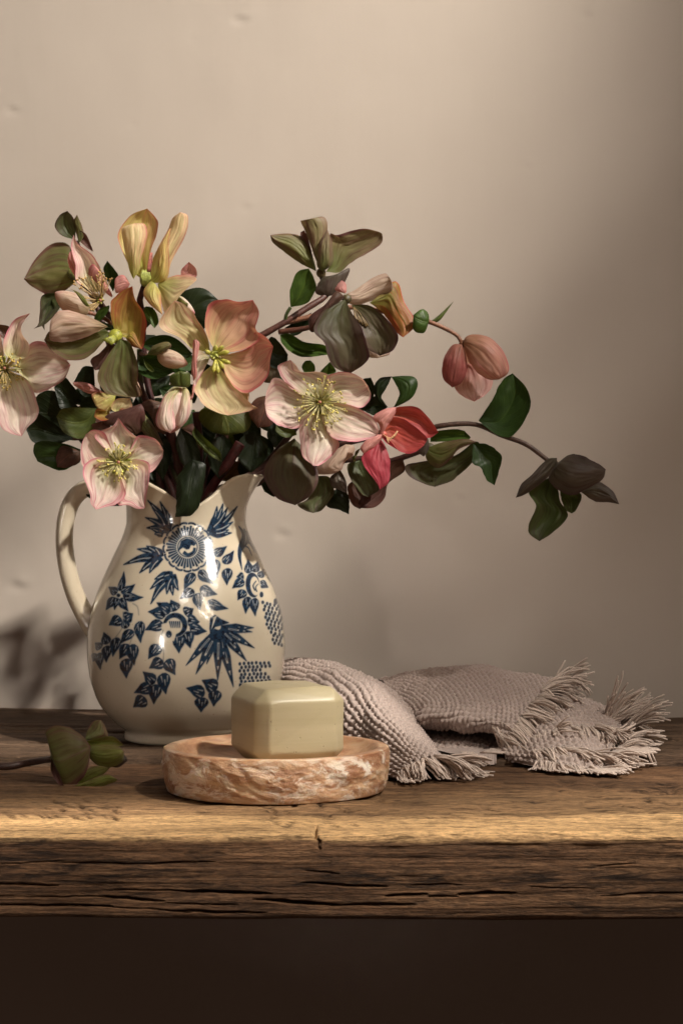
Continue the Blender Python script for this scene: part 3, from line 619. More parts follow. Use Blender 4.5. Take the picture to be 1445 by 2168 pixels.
# ------------------------------------------------------------------ stone dish and soap
XD, YD = (585-CX)/FPX*1.31, 1.306
def build_dish():
    n = 460; th = np.linspace(0, 2*np.pi, n, endpoint=False)
    R0 = 0.0785*(1+0.012*fbm(np.cos(th)*2+5, np.sin(th)*2+5, 7, 3)+0.006*fbm(np.cos(th)*9+5, np.sin(th)*9+5, 8, 3))
    side = np.linspace(0, 1, 56); HT = 0.030
    rows = [(np.full(n, 0.0012), np.full(n, 0.001), 0), (np.full(n, 0.0012), R0*0.93, 0)]
    for v in side:
        z = 0.0012+(HT-0.0012)*v; bul = -0.0035*(1-v)**3-0.0010*v**6
        q = th*R0/0.005; ch = 0.0020*fbm(q*.22+v*.8, v*2.6+q*.05, 17, 5, .55)+0.0017*(np.abs(fbm(q*.35+1.5*v, v*3.4+q*0, 27, 4))-.2)
        e = math.sin(math.pi*min(1, max(0, v)))**.35 if v < 1 else 0
        rows.append((np.full(n, z), R0+bul+ch*max(e, .25)-0.0006, 0.55+0.45*math.exp(-((v-.68)/.2)**2)+.25*math.exp(-((v-.15)/.12)**2)))
    rows.append((np.full(n, HT+0.0006), R0-0.0030-0.0008*vnoise(th*14, th*0, 3), 0.35))
    for f, z in ((.925, .0308), (.90, .0306), (.885, .0296), (.86, .0272), (.82, .0240), (.76, .0214), (.66, .0202), (.4, .0198), (.01, .0197)): rows.append((np.full(n, z)+0.0003*fbm(th*2, th*0+f, 5, 2), R0*f, 0))
    Zr = np.array([r[0] for r in rows]); R = np.array([r[1] for r in rows]); C = np.repeat([r[2] for r in rows], n)
    V = np.stack([XD+R*np.cos(th), YD+R*np.sin(th), Zr+0*R], -1)
    o = link('stone_dish', mesh_np('stone_dish', V.reshape(-1, 3), grid_faces(len(rows), n, True), attrs={'chip': C}), M['stone'])
    o['label'] = 'round honey coloured stone dish with rough chipped rim under the soap'; o['category'] = 'dish'
build_dish()
def build_soap():
    bm = bmesh.new(); bmesh.ops.create_cube(bm, size=1); 
    sx, sy, sz = 0.0650, 0.068, 0.0530
    for v in bm.verts: v.co = Vector((v.co.x*sx, v.co.y*sy, v.co.z*sz))
    bmesh.ops.bevel(bm, geom=bm.edges[:], offset=0.0088, segments=1, profile=0.5, affect='EDGES')
    bmesh.ops.bevel(bm, geom=[e for e in bm.edges if e.calc_face_angle(0) > 0.25], offset=0.0017, segments=2, profile=0.5, affect='EDGES')
    bmesh.ops.triangulate(bm, faces=bm.faces[:]); 
    for _ in range(3): bmesh.ops.subdivide_edges(bm, edges=[e for e in bm.edges if e.calc_length() > 0.005], cuts=1)
    co = np.array([v.co[:] for v in bm.verts])
    d = 0.0009*fbm(co[:, 0]*45+9, co[:, 2]*45+co[:, 1]*31+9, 5, 3)
    for v, q in zip(bm.verts, d): v.co += v.co.normalized()*q; v.co.z -= 0.0012*(v.co.x/sx)**2*4*(1 if v.co.z > 0 else 0)
    # worn remains of the stamp on the top face: a few short pressed strokes
    for f in bm.faces: f.smooth = True
    me = bpy.data.meshes.new('soap_bar'); bm.to_mesh(me); bm.free()
    o = link('soap_bar', me, M['soap']); o.location = ((607-CX)/FPX*1.31, 1.309, 0.0197+sz/2+.0004); o.rotation_euler = (0, 0, math.radians(21))
    o['label'] = 'chunky olive green bar of soap lying on the stone dish'; o['category'] = 'soap'
build_soap()
# ------------------------------------------------------------------ hellebores
PAL = {  # pigment at the base, over the blade, at the margin, margin strength
 'white': ((.50,.53,.24), (.78,.71,.61), (.58,.20,.26), .95), 'cream': ((.46,.50,.14), (.70,.64,.36), (.60,.22,.20), .8),
 'yellow': ((.50,.54,.12), (.62,.55,.20), (.52,.17,.13), .9), 'peach': ((.56,.50,.22), (.62,.37,.26), (.56,.13,.14), 1.0),
 'yelred': ((.34,.33,.05), (.32,.22,.045), (.33,.045,.035), 1.0), 'olive': ((.10,.13,.028), (.13,.135,.042), (.14,.05,.05), 1.0),
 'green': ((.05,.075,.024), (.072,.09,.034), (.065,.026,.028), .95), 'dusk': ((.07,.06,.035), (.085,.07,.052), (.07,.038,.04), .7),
 'maroon': ((.09,.05,.03), (.11,.055,.045), (.10,.03,.03), .7), 'red': ((.38,.09,.05), (.44,.075,.06), (.36,.04,.065), .8), 'crimson': ((.28,.03,.04), (.36,.045,.065), (.34,.04,.07), .6),
 'bell': ((.40,.22,.13), (.53,.305,.24), (.46,.14,.15), .8), 'bellpale': ((.54,.28,.25), (.64,.44,.40), (.52,.18,.20), .8), 'bellshade': ((.28,.13,.09), (.32,.105,.095), (.27,.05,.06), .8),  # the darker bell has its unlit side's shade put into the colour
 'back': ((.42,.33,.19), (.60,.47,.36), (.50,.24,.22), .7), 'silver': ((.40,.30,.23), (.50,.40,.32), (.30,.17,.15), .7), 'rose': ((.50,.22,.20), (.60,.32,.29), (.50,.15,.16), .8),
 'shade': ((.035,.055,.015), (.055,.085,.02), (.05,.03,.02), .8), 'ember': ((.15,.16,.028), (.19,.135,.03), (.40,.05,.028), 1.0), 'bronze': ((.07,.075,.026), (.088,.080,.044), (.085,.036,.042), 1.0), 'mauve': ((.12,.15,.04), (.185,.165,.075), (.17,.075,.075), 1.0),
 'lime': ((.14,.18,.03), (.17,.20,.04), (.15,.07,.045), .9),
 'leaf': ((.020,.042,.010), (.027,.055,.013), (.022,.038,.010), .5), 'leafmid': ((.04,.075,.015), (.052,.095,.018), (.05,.075,.016), .5), 'leafolive': ((.06,.08,.02), (.075,.10,.025), (.07,.06,.02), .6), 'leafshade': ((.008,.013,.005), (.010,.018,.006), (.011,.012,.006), .5)}  # darkest leaf colour has the shade deep in the bouquet put in
_seed = [1000]
def blade(name, parent, tag, D, d0, d1, bulge, cup, pal, pts, tip=None, leafy=False, tw=0.0, serr=0.0):
    """A petal or leaf: two edge curves from the base to the tip, lofted, with real depth (mm towards the viewer)."""
    _seed[0] += 1; sd = _seed[0]; P = np.array([zx(tag, p) for p in pts], float); n = len(P); k = n//2 if tip is None else tip
    Lc = P[:k+1]; Rc = np.vstack([P[:1], P[:k-1:-1]]) if k < n else None
    nt_, nu = (24, 17) if leafy else (36, 45)
    Lp = catmull(Lc, nt_); Rp = catmull(Rc, nt_)
    t = np.linspace(0, 1, nt_)[:, None]; u = np.linspace(-1, 1, nu)[None, :]
    wd = np.linalg.norm(Lp-Rp, axis=1)[:, None]; wr = wd/(wd.max()+1e-6)
    nz = fbm(t*3.2+sd*1.7, u*1.6+sd*2.3, 1, 3); nz2 = fbm(t*7+sd, u*3+sd*.7, 2, 2)
    if leafy or True:                                # small uneven margins
        amp = wd*(0.030*fbm(t*9+sd, u*0+sd*.3, 4, 3))
        if serr: amp = amp+serr*(np.abs(((t*17) % 1)-.5)-.25)*np.minimum(1, wd/20)
        e = np.sign(u)*np.abs(u)**6
    mid = (Lp+Rp)[:, None]/2; half = (Rp-Lp)[:, None]/2; hl = np.linalg.norm(half, axis=-1, keepdims=True)+1e-6
    XY = mid+half*(u[..., None]*(1+(amp*e*u/np.maximum(hl[..., 0], 2))[..., None]*1.0))
    d = d0+(d1-d0)*t**1.15+bulge*4*t*(1-t)+cup*(u*u-.33)*wr+tw*u*wr
    L_ = np.linalg.norm(P[k]-P[0])*D/FPX*1000
    d = d+(0.042*nz+0.010*nz2)*min(L_, 45)*np.sin(np.pi*np.clip(t*1.0+.02, 0, 1))**.5
    d = d+(0.034*min(L_, 40))*np.abs(u)**2.5*fbm(t*5+sd*.9, np.sign(u)*2+u*0+sd, 6, 2)*np.clip(t*2, 0, 1)
    if leafy: d = d-1.1*np.exp(-(u/.10)**2)*wr
    else: d = d-0.45*np.exp(-(u/.09)**2)*wr+0.07*np.sin(u*19+3*nz)*wr
    DD = D-d/1000.0
    V = np.stack([(XY[..., 0]-CX)/FPX*DD, DD, EYE-(XY[..., 1]-CY)/FPX*DD], -1)
    a, b, c, es = PAL[pal]; a, b, c = map(np.array, (a, b, c))
    f = smooth(0.05, 0.60, t+0.2*nz+0*u)[..., None]
    # distance to the margin, measured across and towards the tip
    mg = np.minimum((1-np.abs(u))*wd/2, (1-t)*np.linalg.norm(P[k]-P[0])*0.8); mw = 0.15*min(wd.max(), 110)
    e = (1-smooth(0.0, 1.0, mg/mw*(1+.5*nz)))[..., None]**1.9*es*.85*np.clip(t*2.2, 0, 1)[..., None]
    eb = (1-smooth(0.0, 1.0, mg/(mw*3.4)))[..., None]*es*.38*np.clip(t*2, 0, 1)[..., None]; e = np.maximum(e*.9, eb)
    stv = fbm(u*11+sd, t*1.6+sd*.5, 8, 3); e = np.clip(e*(1+1.1*stv[..., None])+np.clip(stv*.7-.08, 0, .34)[..., None]*(t > .15)[..., None]*es*.8, 0, 1)
    col = (a*(1-f)+b*f); col = col*(1-e)+c*e; col = col*(1+0.22*nz[..., None]); 
    uv = np.stack([(u+1)/2+0*t, t+0*u], -1)
    me = mesh_np(name, V.reshape(-1, 3), grid_faces(nt_, nu), attrs={'pig': np.clip(col, 0.004, .85).reshape(-1, 3)}, uv=uv.reshape(-1, 2))
    return link(name, me, M['leaf'] if leafy else M['petal'], parent)
def tp(tag, D):
    return lambda x, y, d=0.0: np.array(W(*zx(tag, (x, y)), D-d/1000.0))
def stem(parent, pts, r0, r1=None, col=(.050, .020, .015), name='stem'):  # most stem colours are darkened to carry the bouquet's inner shade
    """pts: (tag, x, y, D)"""
    P = catmull([tuple(W(*zx(t, (x, y)), D)) for t, x, y, D in pts], max(14, 6*len(pts)))
    n = len(P); r = np.linspace(r0, r0 if r1 is None else r1, n)*(1+0.10*fbm(np.arange(n)*.7+r0*9e3, np.zeros(n), 9, 2))
    b = Bag(); b.tube(P, r, 9, col); return b.build(name, M['stem'], parent)
def bud(parent, tag, D, base, tip, wpx, pal, d0=0, d1=0, name='bud', seed=0, full=.75):
    a = np.array(zx(tag, base)); b = np.array(zx(tag, tip)); wd = wpx*Z[tag][2]/2/FPX*D
    A = np.array(W(a[0], a[1], D-d0/1000)); B = np.array(W(b[0], b[1], D-d1/1000)); ax = B-A; Ln = np.linalg.norm(ax); ax /= Ln
    s1 = np.cross(ax, [0, 1, 0]); s1 /= np.linalg.norm(s1); s2 = np.cross(ax, s1)
    n, m = 26, 40; t = np.linspace(0, 1, n)[:, None]; th = np.linspace(0, 2*np.pi, m, endpoint=False)[None, :]
    tt = th+0.9*t+seed; saw = ((tt*3/(2*np.pi)) % 1)
    r = wd*np.sin(np.pi*np.clip(t, .004, .996)**full)**.62*(0.93+0.10*saw-0.05*np.exp(-(saw/.06)**2))
    V = A+ax*(t*Ln)[..., None]+r[..., None]*(np.cos(th)[..., None]*s1+np.sin(th)[..., None]*s2)
    p0, p1, p2, es = PAL[pal]; f = smooth(0, .4, t+0*th)[..., None]; e = (np.exp(-(saw/.16)**2)*.8+smooth(.75, 1, t))[..., None]*es*.8
    col = np.array(p0)*(1-f)+np.array(p1)*f; col = col*(1-np.clip(e, 0, 1))+np.array(p2)*np.clip(e, 0, 1)
    uv = np.stack([saw+0*t, t+0*th], -1)
    return link(name, mesh_np(name, V.reshape(-1, 3), grid_faces(n, m, True), attrs={'pig': col.reshape(-1, 3)}, uv=uv.reshape(-1, 2)), M['petal'], parent)
def core(parent, tag, D, c, rpx, col=(.30,.34,.06), name='bloom'):
    b = Bag(); p = np.array(W(*zx(tag, c), D)); r = rpx*Z[tag][2]/FPX*D
    V, Q, T = ellipsoid(p, (0, 1, 0), r*.8, r, 8, 14); b.add(V, Q, T, col); return b.build(name, M['stem'], parent)
def stamens(parent, tag, D, c, n, r_in, r_out, lift, seed, fil=(.62,.60,.30), ant=(.60,.55,.14), lean=(0, 0), arc=(0, 360), pist=(.45,.20,.12), ns=True, thick=.30):
    """filaments with anthers, nectary ring and styles of one flower"""
    g = np.random.default_rng(seed); s = Z[tag][2]; b = Bag(); cp = np.array(zx(tag, c))
    def pt(off, d): q = cp+np.asarray(off)*s; return np.array(W(q[0], q[1], D-d/1000))
    if ns:
        for k in range(14):                          # nectaries: small green trumpets
            a = math.radians(arc[0]+(arc[1]-arc[0])*(k+.5)/14); u = np.array([math.cos(a), math.sin(a)])
            P = np.array([pt(u*r_in*.55, 1.0), pt(u*r_in*.95, 3.2), pt(u*r_in*1.25, 5.0)]); b.tube(catmull(P, 5), np.array([.5, .8, 1.0, 1.15, .8])*.001, 7, (.22, .25, .03))
    for k in range(n):
        a = math.radians(g.uniform(*arc)); rr = g.uniform(.30, 1)**.7*r_out; u = np.array([math.cos(a), math.sin(a)])
        le = np.array(lean)*g.uniform(.5, 1); l2 = lift*g.uniform(.75, 1.2)*(1.25-.55*rr/r_out)
        P = catmull(np.array([pt(u*r_in*.3, 1), pt(u*rr*.45+le*.3, l2*.75), pt(u*rr+le, l2)]), 7)
        b.tube(P, thick*.001*np.linspace(1.2, .7, 7), 5, fil)
        V, Q, T = ellipsoid(P[-1], (g.normal(), g.normal(), g.normal()), .00125*g.uniform(.8, 1.2), .00078, 5, 6); b.add(V, Q, T, np.array(ant)*g.uniform(.8, 1.15))
    for k in range(5):
        a = k*1.256; u = np.array([math.cos(a), math.sin(a)])*r_in*.28; P = catmull(np.array([pt(u*.6, 1), pt(u, lift*.4), pt(u*1.5, lift*.62)]), 6); b.tube(P, np.array([1.4, 1.5, 1.2, .7, .5, .35])*.001, 7, [(.34,.36,.08)]*0 or (.34, .34, .08))
    V, Q, T = ellipsoid(pt((0, 0), lift*.66), (0, 1, 0), .0010, .0014, 5, 8); b.add(V, Q, T, pist)
    o = b.build('stamens', M['stem'], parent); o['kind'] = 'stuff'; return o
def spray(label, name='hellebore_stem', group='hellebore stems arranged in the jug', foot=(395, 1400)):
    return empty(name, tuple(W(foot[0], foot[1], DJ)), label, 'flower', group)
def bloom(parent, tag, D, c, petals, rpx=22, ccol=(.30,.34,.06)):
    o = core(parent, tag, D, c, rpx, ccol)
    for p in petals:
        d0, d1, bl, cu, pal, pts = p[:6]; kw = p[6] if len(p) > 6 else {}
        blade('petal', o, tag, D, d0, d1, bl, cu, pal, pts, **kw)
    return o
def leaf(parent, tag, D, d0, d1, bl, cu, pal, pts, **kw): return blade('leaf', parent, tag, D, d0, d1, bl, cu, pal, pts, leafy=True, **kw)
IN = lambda dx=0, dd=0: [('P', 400+dx, 1055, 1.53+dd), ('P', 396+dx*.6, 1180, 1.53+dd*.5), ('P', 394+dx*.4, 1400, 1.53)]

# 1 -- white flower in front of the handle
s = spray('fully open white hellebore hanging in front of the jug handle')
o = bloom(s, 'B', 1.455, (755,1080), [
 (1,5,-2,5,'white',[(752,1055),(690,1010),(635,960),(603,905),(675,868),(725,843),(755,795),(795,850),(850,905),(895,930),(880,985),(810,1030)],{'tip':6}),
 (-1,6,-3,5,'white',[(740,1078),(650,1100),(545,1120),(515,1035),(522,960),(550,900),(598,872),(665,895),(715,1000)],{'tip':5}),
 (0,4,-2,5,'white',[(770,1078),(830,1000),(880,915),(965,922),(1010,950),(1042,1003),(1030,1060),(960,1142),(860,1115)],{'tip':5}),
 (1,10,-1,4,'white',[(760,1092),(850,1062),(945,1085),(952,1170),(932,1300),(925,1372),(880,1378),(820,1352),(752,1345),(770,1250),(750,1160)],{'tip':5}),
 (2,12,0,4,'white',[(750,1090),(775,1190),(800,1285),(745,1345),(690,1360),(612,1382),(578,1340),(575,1280),(530,1150),(560,1075),(650,1050)],{'tip':5})], 26)
stamens(o,'B',1.455,(755,1080),42,62,135,9,1)
stem(s,[('B',755,1085,1.46),('B',830,1060,1.495),('B',960,1060,1.52)]+IN(-35,-.01),.0026)

# 2 -- white flower right of centre
s = spray('widest open white hellebore with pink margins and a full ring of stamens')
o = bloom(s, 'E', 1.462, (430,350), [
 (0,3,-3,5,'white',[(415,330),(300,300),(200,220),(160,150),(155,105),(235,68),(272,105),(310,150),(420,148),(492,180),(490,260)],{'tip':5}),
 (-1,6,-2,6,'white',[(440,335),(485,260),(490,170),(600,150),(700,185),(748,240),(770,305),(745,355),(690,388),(550,345)],{'tip':5}),
 (-2,5,-3,6,'white',[(412,352),(330,310),(215,225),(130,190),(80,265),(64,360),(85,450),(170,508),(290,522),(345,440)],{'tip':5}),
 (1,9,-1,-5,'white',[(425,370),(340,440),(296,480),(300,600),(312,705),(385,772),(430,768),(520,700),(556,620),(480,500)],{'tip':5}),
 (2,10,0,4,'white',[(445,365),(540,352),(690,393),(780,450),(823,525),(810,570),(740,600),(620,614),(510,580),(450,480)],{'tip':5})], 24)
stamens(o,'E',1.462,(430,350),70,62,190,14,2)
stem(s,[('E',430,350,1.467),('E',330,440,1.51),('P',560,985,1.53),('P',500,1020,1.53)]+IN(45),.0028)

# 3 -- peach flower
s = spray('large peach and cream hellebore with green nectaries above the hanging bud')
o = bloom(s, 'C', 1.478, (740,660), [
 (-3,-4,-4,5,'cream',[(700,615),(560,600),(430,490),(280,425),(250,325),(380,155),(480,195),(600,340),(680,500)],{'tip':5}),
 (0,10,-2,7,'peach',[(745,605),(672,470),(648,300),(700,180),(830,140),(950,165),(1085,148),(1140,260),(1110,400),(1146,490),(1060,580),(890,617)],{'tip':6}),
 (-1,8,-3,7,'peach',[(790,650),(930,620),(1080,550),(1105,440),(1200,478),(1268,570),(1240,690),(1222,830),(1110,955),(980,982),(860,870)],{'tip':5}),
 (-2,7,-3,-3,'cream',[(920,930),(1020,970),(1052,990),(1050,1070),(1132,1122),(1080,1135),(1010,1110),(950,1030)],{'tip':4}),
 (1,11,-2,6,'cream',[(750,710),(650,790),(570,870),(560,970),(640,1090),(760,1160),(860,1188),(1000,1162),(1088,1120),(1000,1010),(900,910),(820,800)],{'tip':6}),
 (0,6,2,2,'white',[(700,670),(610,600),(560,640),(545,760),(545,860),(565,930),(590,880),(640,790)],{'tip':4}),
 (6,9,2,-3,'rose',[(560,870),(532,800),(542,640),(548,520),(575,503),(606,550),(580,700),(582,820)],{'tip':4}),
 (5,9,2,-3,'rose',[(560,880),(540,930),(535,1000),(480,1045),(540,1040),(556,970)],{'tip':3})], 40)
b = Bag()
for k,(x,y,x2,y2) in enumerate(((720,640,655,608),(735,620,755,560),(760,620,820,565),(775,640,870,615),(800,690,880,718),(780,700,820,765),(745,705,728,800),(760,710,772,808))):
    f = tp('C',1.478); b.tube(catmull([f(740,660,3),f(x,y,6),f(x2,y2,10)],7),np.array([.8,1.1,1.4,1.7,1.9,1.9,.9])*.001,8,(.36,.36,.06))
for a in range(5):
    f = tp('C',1.478); b.tube(catmull([f(735,650,2),f(730+22*math.cos(a*1.26),648+22*math.sin(a*1.26),8),f(735+38*math.cos(a*1.26+.5),640+38*math.sin(a*1.26+.5),13)],6),np.array([1.6,1.9,1.8,1.4,.8,.4])*.001,8,(.46,.52,.16))
b.build('nectaries',M['stem'],o)
stem(s,[('C',740,665,1.484),('C',800,760,1.51),('P',470,900,1.52),('P',440,980,1.52)]+IN(25,-.01),.0029,.0032,(.05,.014,.012))
k = bud(s,'B',1.478,(1160,590),(1085,893),200,'white',0,6,seed=.6,full=.85)
blade('petal',k,'B',1.478,9,15,5,-5,'white',[(1130,600),(1050,660),(995,790),(1010,860),(1085,893),(1118,850),(1108,720),(1145,620)],tip=4)
blade('petal',k,'B',1.478,8,13,6,-5,'white',[(1165,600),(1150,680),(1118,830),(1150,862),(1200,800),(1213,700),(1200,620)],tip=3)
leaf(s,'B',1.475,6,12,3,-3,'leafolive',[(1150,600),(1090,590),(1085,530),(1140,500),(1205,510),(1215,560),(1205,600)],tip=3)

# 4 -- topmost yellow flower
s = spray('upright yellow hellebore with cupped petals, the tallest bloom of the bouquet')
o = bloom(s, 'A', 1.505, (925,530), [
 (-3,-7,-6,7,'yellow',[(930,525),(850,470),(775,330),(757,220),(830,110),(940,64),(1005,140),(1003,205),(965,330),(950,450)],{'tip':5}),
 (6,8,4,-6,'cream',[(850,515),(825,460),(795,330),(775,210),(790,180),(860,158),(922,165),(938,235),(900,380),(885,460)],{'tip':5}),
 (0,6,-3,-6,'cream',[(965,535),(955,450),(1000,330),(1070,200),(1100,125),(1150,87),(1199,115),(1185,230),(1095,400),(1060,500)],{'tip':5}),
 (6,10,4,-5,'yellow',[(960,540),(965,440),(1000,330),(1070,205),(1090,190),(1075,300),(1080,420),(1070,500),(1030,535)],{'tip':4}),
 (-4,0,0,3,'rose',[(1150,500),(1160,450),(1205,404),(1250,450),(1245,505)],{'tip':2}),
 (4,14,3,-4,'cream',[(1005,545),(1090,500),(1180,487),(1255,512),(1200,565),(1140,620),(1090,720),(1060,748),(1030,660)],{'tip':4}),
 (6,13,3,-5,'yellow',[(990,545),(960,530),(913,600),(950,670),(1035,742),(1030,680),(1022,600)],{'tip':4}),
 (3,6,3,-4,'rose',[(830,545),(790,490),(738,508),(730,570),(745,605),(810,575)],{'tip':3})], 34, (.42,.5,.14))
b = Bag(); f = tp('A',1.505)
for a in range(6): b.tube(catmull([f(920,550,2),f(905+a*11,500,6),f(912+a*9,455+5*(a%2),6)],6),np.array([2,2.4,2.2,1.8,1.2,.6])*.001,8,(.40,.48,.12))
for a in range(4): b.tube(catmull([f(945+a*5,470,6),f(950+a*5,410,6),f(958+a*4,345,5)],6),np.array([1.3,1.3,1.1,.9,.7,.4])*.001,7,(.45,.16,.13))
b.build('pistil',M['stem'],o)
stem(s,[('A',925,545,1.508),('A',890,650,1.51),('A',905,740,1.515),('P',310,800,1.52),('P',350,950,1.52)]+IN(-15,.0),.0027,.003,(.05,.013,.014))
k = bud(s,'A',1.515,(1120,625),(1242,735),62,'white',0,3,seed=2)
blade('petal',k,'A',1.515,8,12,4,-3,'lime',[(1110,640),(1135,625),(1200,670),(1190,690),(1130,660)],tip=2)

# 5 -- red-green flower
s = spray('back-lit red and green hellebore with a folded pale petal beside a striped bud')
o = bloom(s, 'B', 1.468, (735,275), [
 (0,3,-2,6,'yelred',[(740,265),(710,160),(708,60),(770,-8),(845,-44),(862,40),(925,140),(932,235),(905,358),(830,300)],{'tip':4}),
 (1,4,4,5,'olive',[(700,255),(640,220),(480,230),(400,215),(318,240),(282,300),(330,372),(440,430),(560,412),(640,335)],{'tip':5}),
 (8,12,3,-7,'back',[(690,215),(560,148),(400,110),(330,165),(316,250),(322,300),(400,316),(540,285)],{'tip':4}),
 (3,9,3,6,'olive',[(765,295),(715,360),(640,480),(624,560),(680,640),(820,666),(902,655),(882,570),(877,460),(830,320)],{'tip':5}),
 (9,11,1,-3,'back',[(850,515),(862,600),(885,660),(903,650),(890,590)],{'tip':2}),
 (-2,0,0,3,'maroon',[(700,315),(640,380),(578,430),(605,495),(680,470),(745,350)],{'tip':3}),
 (2,6,1,-3,'yelred',[(800,285),(850,248),(905,360),(838,338)],{'tip':2})], 46, (.34,.38,.05))
f = tp('B',1.468); b = Bag()
for a in range(7): b.tube(catmull([f(735,275,3),f(700+a*4,290+a*3,9),f(655+a*9,300+a*5,11)],6),np.array([1.5,2,2,1.6,1.2,.6])*.001,7,(.26,.30,.04))
b.build('nectaries',M['stem'],o)
stem(s,[('B',735,280,1.474),('B',800,420,1.50),('P',310,850,1.51),('P',355,970,1.515)]+IN(-22,-.015),.0027,.003,(.055,.014,.014))
k = bud(s,'A',1.472,(560,735),(352,600),150,'back',-2,4,seed=1.2)
blade('petal',k,'A',1.472,9,12,5,-3,'lime',[(575,690),(520,610),(442,572),(480,600),(540,680)],tip=2)
stem(s,[('A',550,725,1.474),('A',620,745,1.478),('A',700,790,1.476),('B',735,275,1.474)],.0016,.0018,(.20,.08,.04),'bud_stalk')
leaf(s,'A',1.470,0,5,2,3,'leafmid',[(590,790),(630,710),(700,680),(690,720),(640,780)],tip=2)
leaf(s,'B',1.472,2,0,0,-3,'leaf',[(790,840-602+0),(700,200),(600,170),(560,165),(590,215),(690,240)],tip=3)

# 6 -- left-hand flower, cut by the frame
s = spray('pale pink hellebore reaching furthest to the left, behind the others')
o = bloom(s, 'B', 1.490, (30,470), [
 (0,8,-2,6,'white',[(60,425),(25,370),(30,290),(90,175),(195,128),(140,205),(142,265),(188,335),(165,415)],{'tip':4}),
 (-1,4,-3,5,'white',[(90,490),(125,420),(190,330),(265,311),(370,370),(452,458),(400,560),(240,637),(180,575),(130,515)],{'tip':5}),
 (2,10,-1,5,'white',[(40,515),(-50,600),(0,830),(60,892),(140,915),(175,860),(238,790),(235,690),(160,540)],{'tip':4}),
 (-2,4,-2,5,'white',[(20,450),(-80,420),(-75,300),(0,255),(25,380)],{'tip':3}),
 (-1,6,-3,5,'white',[(10,490),(-120,420),(-240,540),(-110,660)],{'tip':2})], 30)
stamens(o,'B',1.490,(30,480),55,60,125,12,5,lean=(15,20),fil=(.6,.5,.22),ant=(.5,.38,.08))
stem(s,[('B',30,475,1.497),('B',160,640,1.54),('P',130,880,1.56),('P',220,980,1.56),('P',330,1040,1.545)]+IN(-30,.02),.0027)

# 7 -- pink folded flower with brown stamens
s = spray('half closed pale pink hellebore showing a brush of tawny stamens')
o = bloom(s, 'A', 1.515, (610,640), [
 (-2,2,-6,6,'white',[(610,600),(490,530),(482,430),(455,310),(470,231),(500,290),(600,370),(650,470),(692,570)],{'tip':4}),
 (5,12,3,-5,'rose',[(640,545),(562,480),(590,420),(625,448),(642,490),(690,565),(720,632),(660,590)],{'tip':4}),
 (-6,-8,-2,4,'rose',[(520,560),(440,430),(440,350),(470,330),(500,420)],{'tip':3})], 34, (.2,.14,.05))
stamens(o,'A',1.505,(640,650),60,60,165,10,6,fil=(.50,.38,.18),ant=(.42,.28,.09),lean=(-40,-40),arc=(95,310),ns=False)
stem(s,[('A',620,650,1.52),('A',700,760,1.535),('P',290,800,1.54)]+IN(-18,.02),.0026)

# 8 -- green-brown flower at the back left
s = spray('dull green and maroon hellebore behind the striped bud at the far left')
o = bloom(s, 'A', 1.560, (470,480), [
 (0,4,-5,-6,'olive',[(485,490),(465,360),(430,290),(335,288),(230,380),(153,515),(210,565),(320,618),(420,585),(482,530)],{'tip':5}),
 (0,2,-2,4,'green',[(380,600),(270,618),(255,720),(245,800),(216,832),(300,795),(390,690),(400,630)],{'tip':4}),
 (-1,1,-1,3,'green',[(330,640),(275,700),(262,790),(285,842),(292,780),(350,700)],{'tip':3}),
 (-2,2,-2,4,'green',[(478,262),(400,240),(350,180),(380,108),(430,80),(466,120),(485,190)],{'tip':4}),
 (0,3,-1,-3,'olive',[(505,285),(480,200),(465,150),(492,103),(522,170),(535,240)],{'tip':3}),
 (-1,1,-1,3,'maroon',[(515,280),(505,212),(550,230),(598,340),(560,320)],{'tip':3})], 40, (.15,.16,.05))
stem(s,[('A',470,490,1.563),('A',600,640,1.57),('P',250,790,1.57),('P',300,940,1.56)]+IN(-28,.025),.0025)
stem(s,[('A',490,270,1.562),('A',540,420,1.566),('A',590,620,1.57)],.0018,.002,name='side_stalk')

# 9 -- right-hand branch: dark trumpet, big drooping bloom and pink bell
s = spray('long dark red branch carrying a dusky trumpet bloom, a drooping bloom and a pink bell')
BR = (.085,.034,.026)
o = bloom(s, 'D', 1.530, (530,525), [
 (-2,0,-3,-6,'olive',[(490,510),(350,440),(200,330),(138,275),(122,218),(250,206),(360,225),(430,310),(480,450)],{'tip':4}),
 (3,4,-2,-6,'mauve',[(530,510),(480,400),(430,260),(372,120),(370,103),(440,100),(535,70),(580,115),(572,220),(520,320)],{'tip':5}),
 (6,5,5,-6,'mauve',[(545,515),(495,460),(510,310),(580,175),(602,230),(625,350),(622,450)],{'tip':3}),
 (0,4,-3,6,'mauve',[(570,515),(615,420),(598,213),(660,222),(780,185),(880,167),(985,190),(1020,212),(1012,290),(880,375),(760,452),(680,520)],{'tip':6}),
 (4,6,3,-5,'dusk',[(545,555),(500,620),(490,690),(580,717),(640,690),(720,600),(755,487),(650,535)],{'tip':3}),
 (-4,-6,-2,3,'maroon',[(470,420),(400,300),(362,210),(395,180),(430,260)],{'tip':3})], 40, (.18,.15,.07))
stem(s,[('D',530,540,1.533),('D',580,640,1.53),('D',560,715,1.525),('D',420,805,1.52),('D',240,920,1.515),('D',60,1022,1.515),('C',1150,470,1.515),('P',520,800,1.52),('P',470,950,1.53)]+IN(35,.02),.0026,.0034,BR)
